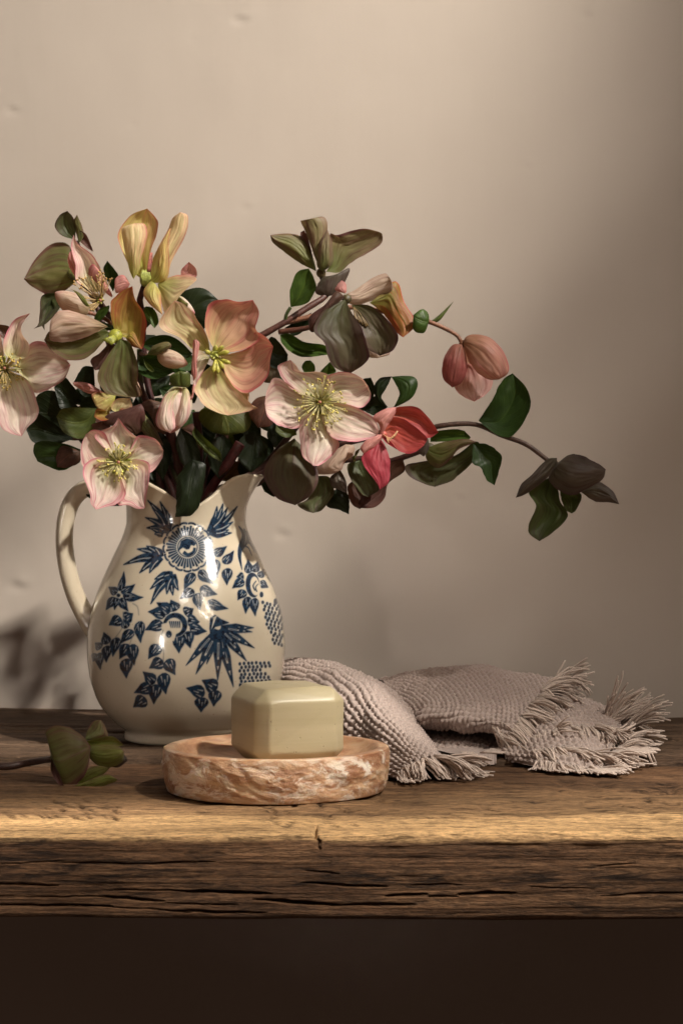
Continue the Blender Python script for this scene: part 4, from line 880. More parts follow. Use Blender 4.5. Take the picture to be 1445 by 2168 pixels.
o = bloom(s, 'D', 1.492, (735,735), [
 (-6,-4,-6,-4,'silver',[(740,690),(820,650),(930,572),(1042,528),(1090,575),(1108,632),(1080,682),(960,740),(820,782),(735,755)],{'tip':4}),
 (-8,-2,-8,-6,'ember',[(920,765),(1010,830),(1090,930),(1145,1012),(1190,1043),(1280,960),(1268,870),(1195,750),(1155,615),(1105,592),(1000,700)],{'tip':4}),
 (-3,4,10,7,'bronze',[(775,780),(820,930),(880,1110),(1000,1192),(1110,1145),(1147,1030),(1060,900),(930,790)],{'tip':3}),
 (-6,0,3,-3,'silver',[(900,1100),(908,1195),(980,1212),(1085,1172),(1010,1090)],{'tip':2}),
 (2,6,12,7,'bronze',[(725,735),(560,820),(470,985),(555,1090),(605,1250),(680,1310),(765,1332),(870,1265),(917,1180),(860,980),(780,850)],{'tip':6}),
 (5,6,6,-4,'maroon',[(725,720),(650,672),(560,780),(440,870),(430,970),(450,1000),(490,985),(560,860),(660,770)],{'tip':4}),
 (4,0,2,-3,'rose',[(722,690),(645,665),(660,620),(695,583),(730,610),(735,670)],{'tip':3})], 40, (.08,.07,.03))
b = Bag(); f = tp('D',1.488)
for a in range(9): b.tube(catmull([f(790,800,2),f(800+a*8,860+(a%3)*12,5),f(800+a*13,890+a*8+(a%2)*14,6)],6),np.array([.6,.6,.5,.5,.8,.9])*.001,5,(.16,.11,.045))
b.build('stamens',M['stem'],o)['kind'] = 'stuff'
stem(s,[('D',735,760,1.50),('D',560,900,1.505),('D',430,965,1.508),('D',190,1000,1.514)],.0019,.0023,(.11,.045,.03),'side_stalk')
o = bloom(s, 'F', 1.500, (358,325), [
 (-8,-6,-4,-4,'bellpale',[(385,450),(330,560),(303,607),(360,662),(432,694),(515,640),(552,555),(470,470)],{'tip':4}),
 (2,6,11,-8,'bell',[(362,328),(375,283),(440,263),(540,288),(620,375),(652,470),(640,520),(590,552),(520,552),(440,502),(390,420)],{'tip':7}),
 (3,2,8,-7,'bellshade',[(352,328),(290,332),(235,420),(230,540),(290,604),(350,572),(388,480),(378,390)],{'tip':4}),
 (-12,-16,-6,3,'bell',[(350,330),(330,420),(380,560),(450,600),(500,500),(430,370)],{'tip':3})], 26, (.20,.09,.05))
stem(s,[('F',352,320,1.50),('F',320,270,1.50),('F',230,220,1.50),('F',145,185,1.50),('F',60,160,1.505),('D',1100,850,1.52),('D',800,800,1.525),('D',560,850,1.52),('D',240,925,1.516)],.0017,.0022,(.20,.09,.05),'side_stalk')
leaf(s,'D',1.498,0,4,3,-4,'leafmid',[(1400,905),(1390,850),(1340,814),(1272,862),(1272,985),(1360,1003)],tip=3)
leaf(s,'F',1.500,0,-4,0,-1.5,'leafolive',[(150,183),(210,138),(303,50),(222,165),(180,190)],tip=2)
leaf(s,'D',1.512,0,8,2,4,'leafmid',[(285,800),(278,680),(308,570),(350,508),(432,488),(470,560),(490,650),(420,765)],tip=4)
stem(s,[('D',285,800,1.512),('D',250,860,1.513),('D',245,920,1.515)],.0013,.0016,(.05,.08,.02),'leaf_stalk')
leaf(s,'D',1.510,0,-6,-5,9,'leafmid',[(200,1022),(215,1090),(300,1172),(400,1202),(590,1182),(560,1108),(400,1080),(280,1015)],tip=4,tw=-4)
leaf(s,'D',1.530,0,-4,0,4,'leafshade',[(235,968),(330,912),(452,843),(425,950),(320,1032)],tip=2)
leaf(s,'D',1.515,0,4,0,3,'leafmid',[(395,1330),(375,1280),(400,1235),(445,1228),(480,1270),(475,1320)],tip=3)
leaf(s,'D',1.520,0,4,0,3,'leafmid',[(560,1350),(525,1320),(600,1240),(650,1320)],tip=2)

# 10 -- lower right branch with the shaded flower at its tip
s = spray('low arching branch ending in a dark drooping flower, with one glossy rounded leaf')
o = bloom(s, 'F', 1.500, (935,1090), [
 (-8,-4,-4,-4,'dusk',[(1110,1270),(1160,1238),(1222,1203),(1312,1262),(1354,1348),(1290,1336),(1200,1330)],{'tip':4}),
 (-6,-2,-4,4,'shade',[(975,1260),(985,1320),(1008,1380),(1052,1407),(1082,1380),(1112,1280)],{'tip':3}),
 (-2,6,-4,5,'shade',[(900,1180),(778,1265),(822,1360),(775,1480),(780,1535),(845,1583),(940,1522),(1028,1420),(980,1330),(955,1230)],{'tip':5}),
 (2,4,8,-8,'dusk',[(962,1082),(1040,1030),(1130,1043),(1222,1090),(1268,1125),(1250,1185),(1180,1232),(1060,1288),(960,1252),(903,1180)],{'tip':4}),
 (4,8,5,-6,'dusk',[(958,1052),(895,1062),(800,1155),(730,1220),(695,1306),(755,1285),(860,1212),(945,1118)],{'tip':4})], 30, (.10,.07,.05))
stem(s,[('F',925,1085,1.50),('F',890,1060,1.50),('F',760,965,1.50),('F',600,905,1.505),('F',455,842,1.508),('F',330,835,1.51),('F',190,852,1.512),('E',1000,560,1.53),('E',700,560,1.54),('P',640,960,1.54),('P',520,1020,1.54)]+IN(45,.015),.0019,.0030,(.085,.05,.038))
leaf(s,'F',1.504,0,3,4,7,'leaf',[(458,815),(530,708),(590,590),(622,543),(675,513),(760,600),(790,700),(745,830),(660,917),(560,895)],tip=4,tw=3)
leaf(s,'F',1.507,0,2,3,6,'leaf',[(425,960),(520,968),(603,1040),(590,1130),(560,1227),(508,1190),(470,1110),(420,1085)],tip=4,serr=3)

# 11 -- red flower
s = spray('crimson hellebore with spread petals tucked behind the widest white bloom')
o = bloom(s, 'E', 1.478, (850,565), [
 (-3,2,-3,5,'red',[(880,475),(915,395),(1030,378),(1100,400),(1172,480),(1218,552),(1150,588),(1080,540),(1000,500),(930,470)],{'tip':5}),
 (0,6,-2,4,'red',[(855,555),(895,460),(990,468),(1090,535),(1142,592),(1120,640),(1050,688),(980,686),(920,640),(880,590)],{'tip':5}),
 (4,6,3,-5,'rose',[(832,575),(822,500),(782,452),(850,400),(937,381),(926,432),(880,505)],{'tip':4}),
 (5,9,2,-5,'rose',[(845,565),(780,570),(720,620),(698,660),(720,692),(790,652),(836,600)],{'tip':4}),
 (3,10,3,-3,'crimson',[(830,590),(722,690),(720,770),(790,862),(830,932),(886,880),(895,760),(870,650)],{'tip':4}),
 (1,3,1,2,'crimson',[(835,575),(870,620),(945,668),(900,610),(860,580)],{'tip':2})], 26, (.4,.08,.06))
b = Bag(); f = tp('E',1.475)
for a in range(7): b.tube(catmull([f(848,565,3),f(870+a*6,580+a*3,7),f(885+a*10,620-a*13,9)],6),np.array([.45,.4,.35,.35,.7,.7])*.001,5,(.5,.3,.16))
b.build('stamens',M['stem'],o)['kind'] = 'stuff'
stem(s,[('E',840,570,1.484),('E',700,600,1.51),('P',640,965,1.53),('P',520,1015,1.53)]+IN(40,.0),.0024)

# 12 -- dusky petals under the white flower
s = spray('dusky brown hellebore seen from behind, hanging below the widest white bloom')
o = bloom(s, 'E', 1.495, (400,640), [
 (-5,-3,-5,-4,'green',[(400,840),(350,990),(278,1030),(330,1070),(385,1088),(450,1062),(523,950),(490,850)],{'tip':4}),
 (-2,6,6,-8,'bronze',[(260,590),(130,680),(58,800),(70,885),(150,990),(265,1036),(350,985),(412,900),(417,820),(340,680)],{'tip':5}),
 (0,3,3,-6,'silver',[(600,630),(500,690),(412,775),(412,825),(510,828),(575,800),(602,740),(652,705),(655,640)],{'tip':5}),
 (-2,2,0,-4,'dusk',[(565,800),(498,850),(508,910),(560,935),(612,960),(602,870)],{'tip':4})], 30, (.10,.07,.05))
stem(s,[('E',400,640,1.50),('E',250,680,1.515),('P',560,1000,1.525),('P',500,1030,1.53)]+IN(40,-.02),.0026)
leaf(s,'E',1.515,0,3,1,-3,'leafshade',[(500,950),(472,1038),(560,1068),(623,1097),(622,980),(560,925)],tip=3,serr=3)
leaf(s,'E',1.510,0,3,0,3,'leafshade',[(120,880),(45,890),(60,945),(130,980),(160,930)],tip=2)
leaf(s,'E',1.500,0,3,2,3,'leafolive',[(275,570),(200,585),(140,545),(140,500),(210,505),(270,545)],tip=3)

# 13 -- green and purple flower at the lower right
s = spray('drooping green and purple hellebore below the crimson bloom')
o = bloom(s, 'E', 1.518, (800,720), [
 (-4,-2,-4,4,'maroon',[(985,735),(900,755),(830,890),(700,990),(688,1055),(790,1050),(860,985),(885,890),(990,810)],{'tip':4}),
 (-3,0,-2,4,'maroon',[(660,865),(612,915),(640,1025),(695,1062),(770,990),(705,895)],{'tip':3}),
 (1,7,3,6,'green',[(690,735),(612,770),(640,870),(700,955),(752,982),(822,930),(800,850),(745,760)],{'tip':4}),
 (-1,1,0,4,'olive',[(640,720),(680,780),(660,690),(700,660)],{'tip':1})], 34, (.10,.08,.04))
o2 = bloom(s, 'F', 1.515, (150,990), [
 (-2,4,-4,8,'green',[(430,945),(462,955),(470,1005),(400,1100),(300,1192),(180,1237),(110,1217),(20,1170),(-15,1100),(100,1075),(300,1040)],{'tip':5}),
 (4,10,5,-5,'olive',[(130,985),(250,948),(380,932),(445,950),(330,1000),(280,1062),(200,1117),(125,1055)],{'tip':3}),
 (6,8,2,-3,'dusk',[(120,920),(95,980),(80,1020),(110,1045),(140,1000),(138,930)],{'tip':3})], 34, (.10,.09,.05))
leaf(s,'F',1.518,0,4,3,4,'leafmid',[(150,950),(170,890),(300,868),(370,880),(405,932),(280,945)],tip=3)
stem(s,[('F',150,985,1.52),('E',900,740,1.53),('E',780,720,1.53),('P',660,985,1.535),('P',540,1025,1.535)]+IN(42,.0),.0024,.0026)
leaf(s,'E',1.525,0,4,4,-3,'leafshade',[(880,392),(800,315),(788,245),(830,190),(907,178),(870,260),(838,320)],tip=4)
leaf(s,'E',1.525,4,8,6,-3,'leaf',[(903,180),(1000,175),(1065,188),(1078,250),(1030,330),(915,392),(952,320),(956,280),(925,215)],tip=5)
leaf(s,'E',1.530,0,3,0,3,'leafshade',[(730,390),(705,300),(708,205),(768,186),(792,250),(780,340)],tip=3)
leaf(s,'E',1.532,0,3,0,3,'leafshade',[(700,395),(760,330),(820,310),(880,382),(800,440)],tip=3)

# 14 -- leafy stem at the centre: leaves, small bud, leaf over the rim
s = spray('leafy stem with dark glossy leaves, one dipping over the jug rim', 'leafy_stem', 'leafy stems in the jug')
stem(s,[('B',890,360,1.50),('B',900,600,1.51),('P',325,900,1.52)]+IN(-10,-.02),.0022,.0026,(.05,.07,.025))
leaf(s,'B',1.492,0,4,2,6,'leaf',[(900,335),(960,285),(1060,268),(1150,310),(1227,387),(1170,425),(1000,395)],tip=4)
leaf(s,'B',1.487,0,5,2,6,'leaf',[(885,430),(868,490),(930,537),(1010,548),(1115,502),(1000,400),(910,405)],tip=4)
k = bud(s,'B',1.480,(1005,395),(1197,455),118,'back',0,4,seed=.2)
blade('petal',k,'B',1.480,5,8,4,-3,'olive',[(935,395),(980,335),(1060,312),(1092,325),(1085,350),(1010,395)],tip=3)
stem(s,[('B',1010,400,1.482),('B',940,400,1.49),('B',895,385,1.50)],.0013,.0015,(.16,.07,.04),'bud_stalk')
leaf(s,'B',1.478,2,6,0,2,'lime' if False else 'leafolive',[(910,385),(920,430),(965,470),(985,500),(960,500),(925,460)],tip=3)
leaf(s,'B',1.505,0,4,2,4,'leafmid',[(930,85),(913,140),(985,227),(1012,180),(980,100)],tip=2)
leaf(s,'G',1.470,0,4,3,-4,'leafshade',[(830,-20),(762,60),(745,160),(745,220),(738,302),(830,290),(876,222),(898,110),(905,10)],tip=4,serr=5)
leaf(s,'A',1.535,0,2,2,-4,'leafshade',[(1240,800),(1145,640),(1190,585),(1300,573),(1397,652),(1340,770)],tip=4)
leaf(s,'A',1.530,0,4,1,3,'leaf',[(720,595),(660,465),(685,396),(757,500)],tip=2)
leaf(s,'B',1.500,0,4,2,4,'leafolive',[(1240,850),(1228,920),(1330,1030),(1412,1078),(1400,1010),(1300,920)],tip=3)
leaf(s,'C',1.520,0,4,2,4,'leafshade',[(1180,600),(1250,480),(1330,540),(1400,640),(1380,720),(1260,760)],tip=3)
leaf(s,'C',1.520,0,3,2,-5,'dusk',[(1240,640),(1190,760),(1180,880),(1260,900),(1340,820),(1310,700)],tip=3)

# 15 -- leafy stem on the left
s = spray('leafy stem with broad dark leaves spreading left above the jug handle', 'leafy_stem', 'leafy stems in the jug')
stem(s,[('B',520,760,1.545),('B',640,880,1.55),('P',270,1000,1.55)]+IN(-30,.01),.0022,.0026,(.05,.06,.025))
leaf(s,'B',1.520,0,5,2,4,'leafolive',[(620,735),(500,733),(400,738),(360,790),(400,880),(490,927),(590,890)],tip=3)
leaf(s,'B',1.540,0,2,1,4,'leafshade',[(600,470),(530,475),(472,565),(530,655),(600,640)],tip=2)
leaf(s,'B',1.545,0,2,1,4,'leafshade',[(530,690),(440,560),(385,540),(345,605),(400,745)],tip=3)
leaf(s,'B',1.540,0,4,2,5,'leaf',[(520,1000),(400,958),(240,948),(212,1005),(240,1075),(370,1132),(450,1112),(512,1075)],tip=4)
leaf(s,'B',1.535,0,4,2,-4,'maroon',[(520,1010),(400,975),(360,1040),(365,1110),(430,1115),(505,1080)],tip=3)
leaf(s,'B',1.545,0,3,2,4,'leafshade',[(470,930),(250,770),(160,815),(170,880),(215,955),(330,975)],tip=3)
leaf(s,'B',1.550,0,3,2,4,'leafshade',[(520,740),(370,630),(240,650),(235,760),(300,900),(460,930)],tip=3)
leaf(s,'B',1.530,0,3,2,4,'leafshade',[(620,1250),(560,1240),(560,1300),(680,1360),(790,1350),(720,1270)],tip=3)
leaf(s,'A',1.545,0,3,0,3,'maroon',[(60,920),(-40,840),(-20,800),(55,815),(62,860)],tip=2)
leaf(s,'B',1.545,0,3,1,4,'leafshade',[(640,640),(560,660),(500,700),(560,800),(640,760)],tip=2)

# 16 -- small half-hidden flower behind the front white one
s = spray('small brownish hellebore squeezed between the front white bloom and the striped red one')
o = bloom(s, 'B', 1.490, (790,760), [
 (0,4,2,-4,'rose',[(650,625),(560,575),(470,570),(475,592),(560,640),(640,645)],{'tip':3}),
 (0,5,2,-4,'yellow',[(740,650),(640,630),(585,650),(610,720),(670,780),(720,720)],{'tip':3}),
 (1,5,2,4,'yelred',[(700,760),(620,740),(600,790),(650,815),(700,800)],{'tip':2}),
 (0,3,2,4,'cream',[(770,770),(710,740),(740,680),(830,670),(840,730)],{'tip':3}),
 (2,6,3,-5,'maroon',[(870,905),(720,850),(655,830),(690,775),(800,740),(900,706),(922,760),(915,860)],{'tip':5}),
 (0,4,2,-4,'olive',[(880,745),(890,860),(970,940),(1042,972),(1000,880),(930,780)],{'tip':3}),
 (0,2,1,3,'maroon',[(600,870),(585,840),(640,820),(700,830),(690,870)],{'tip':2})], 34, (.3,.12,.06))
stem(s,[('B',790,770,1.495),('B',900,900,1.51),('B',1000,1050,1.52)]+IN(-30,-.02),.0026,.003,(.06,.012,.014))

# 17 -- extra flower stalks and leaves that fill the neck of the bouquet
s = spray('bundle stem of dark leaves deep inside the bouquet above the jug mouth', 'leafy_stem', 'leafy stems in the jug')
stem(s,[('B',1080,880,1.505),('B',1130,1040,1.51),('B',1150,1180,1.515)]+IN(5,-.015),.0042,.0040,(0.055,0.008,0.010))
stem(s,[('B',1250,760,1.51),('B',1270,960,1.515),('B',1260,1150,1.52)]+IN(15,.0),.0034,.0034,(0.045,0.007,0.009))
stem(s,[('B',1530,960,1.50),('B',1430,1120,1.505),('B',1320,1300,1.515),('P',415,1150,1.52),('P',400,1400,1.53)],.0040,.0038,(0.060,0.009,0.011))
stem(s,[('B',990,900,1.515),('B',1020,1080,1.52),('B',1030,1230,1.52)]+IN(-20,.0),.0034,.0034,(0.050,0.009,0.010))
for (x,y,dx,dy,wd,D,pl) in ((1330,620,60,260,120,1.545,'leafshade'),(1000,700,-20,250,130,1.55,'leafshade'),(1180,900,60,230,130,1.55,'leafshade'),(1450,830,60,200,150,1.545,'leafshade'),(880,640,30,250,120,1.55,'leafshade'),
      (1560,760,50,220,140,1.55,'leafshade'),(1650,900,60,190,130,1.545,'leafshade'),(1340,1080,-60,200,120,1.54,'leafshade'),(900,1000,100,230,130,1.55,'leafshade'),(1600,1020,-40,190,130,1.545,'leafshade'),(1100,560,80,240,130,1.55,'leafshade'),(1480,980,-120,170,110,1.535,'leafshade'),(700,900,120,180,120,1.55,'leafshade'),(1400,880,80,120,110,1.53,'leafolive'),(1750,800,20,200,120,1.55,'leafshade')):
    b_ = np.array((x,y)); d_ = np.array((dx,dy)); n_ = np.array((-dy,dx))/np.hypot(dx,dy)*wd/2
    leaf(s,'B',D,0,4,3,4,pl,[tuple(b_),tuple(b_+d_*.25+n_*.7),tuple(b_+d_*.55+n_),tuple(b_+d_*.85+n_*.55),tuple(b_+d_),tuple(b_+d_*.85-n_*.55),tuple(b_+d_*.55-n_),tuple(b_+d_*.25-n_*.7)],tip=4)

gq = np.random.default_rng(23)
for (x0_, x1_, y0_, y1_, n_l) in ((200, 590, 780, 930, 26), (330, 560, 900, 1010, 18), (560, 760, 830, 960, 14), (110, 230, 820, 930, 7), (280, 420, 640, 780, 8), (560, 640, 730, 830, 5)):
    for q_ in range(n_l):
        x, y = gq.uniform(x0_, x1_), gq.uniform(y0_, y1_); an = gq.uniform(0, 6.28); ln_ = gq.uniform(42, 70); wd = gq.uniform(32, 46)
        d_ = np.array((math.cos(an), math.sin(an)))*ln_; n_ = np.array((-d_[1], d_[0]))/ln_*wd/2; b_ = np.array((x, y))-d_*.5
        leaf(s,'P',gq.uniform(1.555,1.585),0,gq.uniform(-8,8),gq.uniform(-3,5),gq.uniform(-4,5),gq.choice(['leafshade','leafshade','leaf','leafshade','maroon']),[tuple(b_),tuple(b_+d_*.25+n_*.7),tuple(b_+d_*.55+n_),tuple(b_+d_*.85+n_*.55),tuple(b_+d_),tuple(b_+d_*.85-n_*.55),tuple(b_+d_*.55-n_),tuple(b_+d_*.25-n_*.7)],tip=4)

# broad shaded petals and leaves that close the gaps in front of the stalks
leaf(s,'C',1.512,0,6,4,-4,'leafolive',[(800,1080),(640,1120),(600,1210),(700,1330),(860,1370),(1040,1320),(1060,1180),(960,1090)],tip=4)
leaf(s,'B',1.505,0,4,3,-4,'leafshade',[(1010,880),(940,940),(960,1080),(1040,1200),(1090,1060),(1080,940)],tip=3)
leaf(s,'B',1.500,0,4,3,4,'leafshade',[(1150,860),(1120,960),(1160,1090),(1250,1180),(1280,1060),(1240,930)],tip=3)
leaf(s,'B',1.508,0,4,3,4,'leafshade',[(1420,900),(1340,960),(1330,1090),(1400,1190),(1470,1100),(1490,980)],tip=3)
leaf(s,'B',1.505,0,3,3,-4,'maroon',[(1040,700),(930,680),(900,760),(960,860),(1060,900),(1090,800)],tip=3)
leaf(s,'B',1.512,0,4,3,4,'leafshade',[(1620,880),(1530,930),(1520,1060),(1600,1150),(1690,1060),(1700,950)],tip=3)
leaf(s,'B',1.500,0,4,3,4,'leafshade',[(880,720),(820,800),(870,930),(960,1000),(990,880),(950,770)],tip=3)
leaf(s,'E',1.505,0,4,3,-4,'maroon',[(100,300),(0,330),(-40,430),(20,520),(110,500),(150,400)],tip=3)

# fallen flower on the shelf
s = empty('fallen_hellebore', tuple(W(140, 1660, 1.325)), 'single green and maroon hellebore head lying on the shelf beside the jug', 'flower')
DL = 1.335
o = core(s, 'L', 1.352, (470,500), 45, (.10,.11,.03))
for q in ((-12,-20,-2,-4,'olive',[(725,345),(745,260),(800,185),(862,178),(897,240),(905,330)],{'tip':3}),
 (-6,-2,2,4,'lime',[(730,360),(830,333),(960,318),(1055,392),(985,405),(780,410)],{'tip':3}),
 (-2,6,6,-9,'lime',[(740,480),(775,405),(900,392),(1005,402),(1055,445),(1042,530),(930,582),(830,562)],{'tip':4}),
 (-5,-3,2,-3,'dusk',[(940,575),(1040,480),(1075,490),(1085,525),(1010,580)],{'tip':3}),
 (4,12,0,-4,'lime',[(640,720),(740,600),(830,568),(935,585),(880,640),(780,705)],{'tip':3}),
 (14,20,0,-3,'lime',[(570,765),(720,705),(900,638),(993,678),(985,700),(860,745),(740,768)],{'tip':3}),
 (0,16,4,3,'maroon',[(440,500),(432,600),(480,700),(560,772),(530,700),(490,600)],{'tip':3}),
 (0,8,10,-9,'olive',[(440,500),(400,330),(388,275),(450,232),(540,224),(690,305),(772,400),(745,585),(670,712),(570,772),(500,660)],{'tip':6})):
    blade('petal', o, 'L', DL, q[0], q[1], q[2], q[3], q[4], q[5], **q[6])
stem(s,[('L',450,508,1.352),('L',330,525,1.368),('L',200,550,1.375),('L',90,570,1.372),('L',-60,575,1.37),('L',-300,590,1.365)],.0024,.0030,(.055,.028,.022))

# ------------------------------------------------------------------ towel
def build_towel():
    root = empty('towel', tuple(W(1080, 1620, 1.40)), 'crumpled mauve waffle weave cotton towel with frayed fringe beside the dish', 'towel')
    def bicubic(G, nr, nc):
        G = np.array(G, float); A = np.stack([catmull(G[i], nc) for i in range(G.shape[0])]); return np.stack([catmull(A[:, j], nr) for j in range(nc)], 1)
    V_, F_, n0 = [], [], 0
    def fold(G, ph=0.0, cell=0.0066, amp=0.0024, soft=0.0):
        nonlocal n0
        G3 = [[tuple(W(*p)) for p in row] for row in G]
        C = bicubic(G3, 40, 40)
        lr = np.linalg.norm(np.diff(C, axis=0), axis=-1).sum(0).max(); lc = np.linalg.norm(np.diff(C, axis=1), axis=-1).sum(1).max()
        nr, nc = int(lr/0.00075), int(lc/0.00075)
        B = bicubic(G3, nr, nc)
        du = np.gradient(B, axis=0); dv = np.gradient(B, axis=1); Nn = np.cross(dv, du); Nn /= np.linalg.norm(Nn, axis=-1, keepdims=True)+1e-12
        flip = np.sign((Nn*(np.array([0, 0, .3])-np.array([0, 0, 0])-np.array([0, 1, 0]))).sum(-1).mean())
        Nn = Nn*flip
        r = np.linspace(0, lr, nr)[:, None]; c = np.linspace(0, lc, nc)[None, :]
        wr = 0.0016*fbm(r*90+ph, c*90, 5, 2)
        a = (r+wr)/cell; b = (c+wr)/cell*1.05
        row = np.floor(b); st = a+0.5*(row % 2)
        kn = np.abs(np.cos(np.pi*st))**.8*np.abs(np.sin(np.pi*b))**.55          # staggered loops
        rib = 0.35*np.abs(np.sin(np.pi*b))
        jit = 0.75+0.5*vnoise(np.floor(st)*1.0+ph, row, 33)
        h = amp*(kn*jit+rib-0.5)+0.0030*fbm(r*38+ph, c*38, 15, 3)+0.0004*fbm(r*900, c*900, 16, 2)
        P = B+Nn*h[..., None]
        P[..., 2] = np.maximum(P[..., 2], np.where(P[..., 1] > YS, 0.0095, 0.0018))
        V_.append(P.reshape(-1, 3)); F_.append(grid_faces(nr, nc)+n0); n0 += nr*nc
    # rolled end that comes forward beside the dish
    fold([[(560, 1500, 1.63), (560, 1440, 1.615), (600, 1403, 1.625), (650, 1404, 1.65), (690, 1440, 1.66), (700, 1500, 1.66)],
          [(640, 1530, 1.515), (640, 1465, 1.51), (690, 1408, 1.54), (755, 1424, 1.585), (800, 1465, 1.60), (815, 1510, 1.60)],
          [(690, 1570, 1.465), (700, 1505, 1.455), (760, 1443, 1.47), (830, 1470, 1.505), (868, 1515, 1.52), (870, 1560, 1.52)],
          [(745, 1605, 1.425), (758, 1560, 1.415), (805, 1503, 1.42), (862, 1525, 1.435), (900, 1570, 1.45), (895, 1600, 1.45)],
          [(815, 1648, 1.368), (822, 1612, 1.368), (850, 1572, 1.37), (895, 1580, 1.375), (935, 1608, 1.395), (930, 1630, 1.395)],
          [(846, 1662, 1.345), (852, 1640, 1.342), (880, 1615, 1.342), (925, 1605, 1.352), (965, 1618, 1.375), (960, 1632, 1.378)]], 1.0)
    # upper roll
    fold([[(770, 1480, 1.64), (780, 1455, 1.62), (810, 1445, 1.59), (830, 1480, 1.54), (850, 1530, 1.51), (870, 1555, 1.53)],
          [(885, 1465, 1.66), (890, 1434, 1.635), (905, 1422, 1.59), (902, 1462, 1.53), (895, 1515, 1.485), (905, 1545, 1.50)],
          [(1000, 1460, 1.66), (1000, 1424, 1.635), (1010, 1412, 1.59), (1003, 1455, 1.52), (985, 1520, 1.465), (990, 1548, 1.475)],
          [(1100, 1465, 1.655), (1102, 1436, 1.63), (1095, 1427, 1.585), (1075, 1465, 1.515), (1045, 1522, 1.455), (1040, 1552, 1.455)],
          [(1195, 1480, 1.64), (1195, 1450, 1.62), (1180, 1444, 1.58), (1140, 1478, 1.51), (1098, 1525, 1.45), (1075, 1565, 1.435)]], 2.0)
    # lower right layer
    fold([[(1090, 1530, 1.62), (1100, 1495, 1.59), (1100, 1500, 1.55), (1080, 1545, 1.48), (1060, 1590, 1.43), (1065, 1610, 1.43)],
          [(1200, 1520, 1.62), (1205, 1482, 1.60), (1200, 1480, 1.55), (1175, 1520, 1.47), (1140, 1585, 1.415), (1140, 1625, 1.40)],
          [(1275, 1530, 1.62), (1278, 1503, 1.60), (1270, 1502, 1.55), (1245, 1540, 1.47), (1210, 1600, 1.405), (1200, 1642, 1.385)],
          [(1335, 1560, 1.60), (1335, 1540, 1.58), (1320, 1538, 1.54), (1300, 1570, 1.47), (1275, 1622, 1.40), (1265, 1650, 1.38)]], 3.0)
    # layer in the shade under the roll
    fold([[(860, 1540, 1.54), (880, 1560, 1.50), (915, 1590, 1.455), (950, 1622, 1.43)], [(970, 1545, 1.54), (985, 1562, 1.50), (1005, 1590, 1.45), (1020, 1622, 1.42)], [(1100, 1555, 1.54), (1100, 1570, 1.50), (1085, 1590, 1.46), (1075, 1615, 1.43)]], 4.0)
    me = mesh_np('cloth', np.vstack(V_), np.vstack(F_), attrs={'pig': np.ones((n0, 3))})
    link('cloth', me, M['cloth'], root)
    g = np.random.default_rng(77)
    def fringe(edge, dirs, ln, n, curl=.35, lift=0.0, tuft=9, r=.00074):
        b = Bag(); E = catmull([tuple(W(*p)) for p in edge], 60); Dd = np.array([np.interp(np.linspace(0, 1, 60), np.linspace(0, 1, len(dirs)), [d[k] for d in dirs]) for k in range(3)]).T
        Dd /= np.linalg.norm(Dd, axis=1)[:, None]
        for k in range(n):
            q = (k+g.uniform(0, 1))/n; ti = int(q*n/tuft); gt = np.random.default_rng(ti+int(ln*1e5)); i = min(59, int(q*59.99))
            tq = (ti+.5)*tuft/n; it = min(59, int(tq*59.99))
            d = Dd[it]+gt.normal(0, .26, 3)+g.normal(0, .07, 3); d /= np.linalg.norm(d); l = ln*gt.uniform(.75, 1.25)*g.uniform(.75, 1.1)
            p = E[i]+g.normal(0, .0010, 3); conv = (E[it]-E[i])*1.2; bend = gt.normal(0, curl, 3)*.5+g.normal(0, curl*.18, 3); m = 9; pts = [p]
            for j in range(1, m):
                s_ = j/(m-1); v = d+bend*s_*1.4+np.array([0, 0, -.9*s_+lift]); v /= np.linalg.norm(v); pts.append(pts[-1]+v*l/(m-1)+conv*(.5/m))
            P = np.array(pts); P += 0.0005*np.stack([fbm(np.arange(m)*.9+k, np.full(m, 1.0*c), 3, 2) for c in range(3)], -1)
            P[:, 2] = np.maximum(P[:, 2], np.where(P[:, 1] > YS-.003, 0.0098, 0.0022)+g.uniform(0, .0012)); P[:, 1] = np.minimum(P[:, 1], wall_y(P[:, 0])-.006)
            b.tube(P, r*np.linspace(1.15, .8, m)*g.uniform(.8, 1.25), 5, np.array([1, .985, .96])*g.uniform(.82, 1.08))
        o = b.build('fringe', M['yarn'], root); o['kind'] = 'stuff'
    R, Ft, U, Dn = (1, 0, 0), (0, -1, 0), (0, 0, 1), (0, 0, -1)
    fringe([(842, 1645, 1.348), (862, 1622, 1.342), (895, 1608, 1.346)], [(.0, -.6, -.6), (.2, -.7, -.5)], .020, 108, lift=.1, curl=.4)
    fringe([(895, 1610, 1.346), (935, 1602, 1.355), (968, 1612, 1.378)], [(.5, -.6, -.3), (.8, -.4, -.3), (1, -.1, -.4)], .026, 136, lift=.25, curl=.35)
    fringe([(960, 1615, 1.385), (965, 1625, 1.385)], [(1, -.2, -.3)], .022, 28)
    fringe([(1190, 1452, 1.60), (1170, 1450, 1.57), (1140, 1470, 1.53)], [(.9, .0, .35), (1, -.2, .1)], .030, 108, lift=.42, curl=.45)
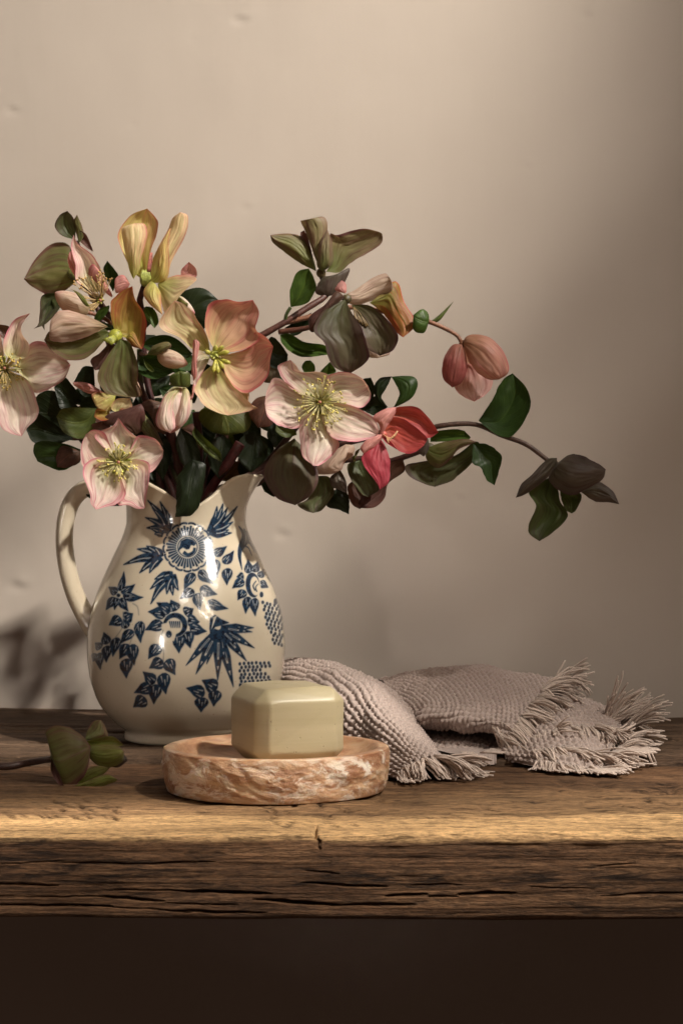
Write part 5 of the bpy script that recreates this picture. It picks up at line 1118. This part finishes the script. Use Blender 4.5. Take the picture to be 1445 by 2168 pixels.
    fringe([(1150, 1466, 1.525), (1110, 1505, 1.47), (1085, 1540, 1.445), (1070, 1570, 1.435)], [(.8, -.5, -.2), (.7, -.6, -.3), (.6, -.7, -.6)], .030, 237, curl=.4, lift=.1)
    fringe([(1035, 1520, 1.462), (1045, 1540, 1.453), (1065, 1562, 1.438)], [(.5, -.7, -.3), (.7, -.5, -.6)], .024, 86, curl=.4)
    fringe([(1130, 1560, 1.435), (1185, 1545, 1.45), (1250, 1540, 1.465), (1300, 1550, 1.475)], [(.2, -.8, -.3), (.3, -.8, -.2), (.6, -.6, -.1)], .022, 259, curl=.55, lift=.05)
    fringe([(1140, 1612, 1.402), (1200, 1622, 1.39), (1262, 1632, 1.385)], [(-.1, -.7, -.6), (.3, -.6, -.4), (.6, -.5, -.3)], .022, 237, curl=.45, lift=.1)
    fringe([(1130, 1590, 1.41), (1200, 1585, 1.41), (1270, 1600, 1.41)], [(.3, -.7, -.4), (.5, -.6, -.3), (.8, -.4, -.3)], .026, 216, curl=.55)
    fringe([(1275, 1530, 1.53), (1310, 1535, 1.55), (1325, 1550, 1.53)], [(.6, .0, .7), (.9, .0, .45), (1, -.1, .3)], .034, 108, lift=.5, curl=.35)
    fringe([(1318, 1555, 1.50), (1312, 1585, 1.46), (1295, 1615, 1.42)], [(1, -.1, .05), (1, -.2, .0), (.9, -.4, -.1)], .030, 158, lift=.25, curl=.35)
    fringe([(1290, 1600, 1.42), (1270, 1640, 1.39), (1240, 1645, 1.385)], [(1, -.3, -.1), (.8, -.6, -.1), (.5, -.8, -.2)], .024, 144, lift=.15, curl=.4)
    fringe([(1020, 1600, 1.43), (1060, 1588, 1.455), (1090, 1578, 1.47)], [(.9, -.4, .0), (1, -.2, -.1)], .026, 108, lift=.3, curl=.3)
    fringe([(1180, 1500, 1.58), (1215, 1500, 1.60), (1260, 1512, 1.60)], [(.7, .3, .5), (.8, .3, .4)], .022, 43, lift=.4, curl=.4)
    fringe([(1010, 1612, 1.42), (975, 1618, 1.425)], [(.4, -.8, -.4)], .014, 50)
build_towel()
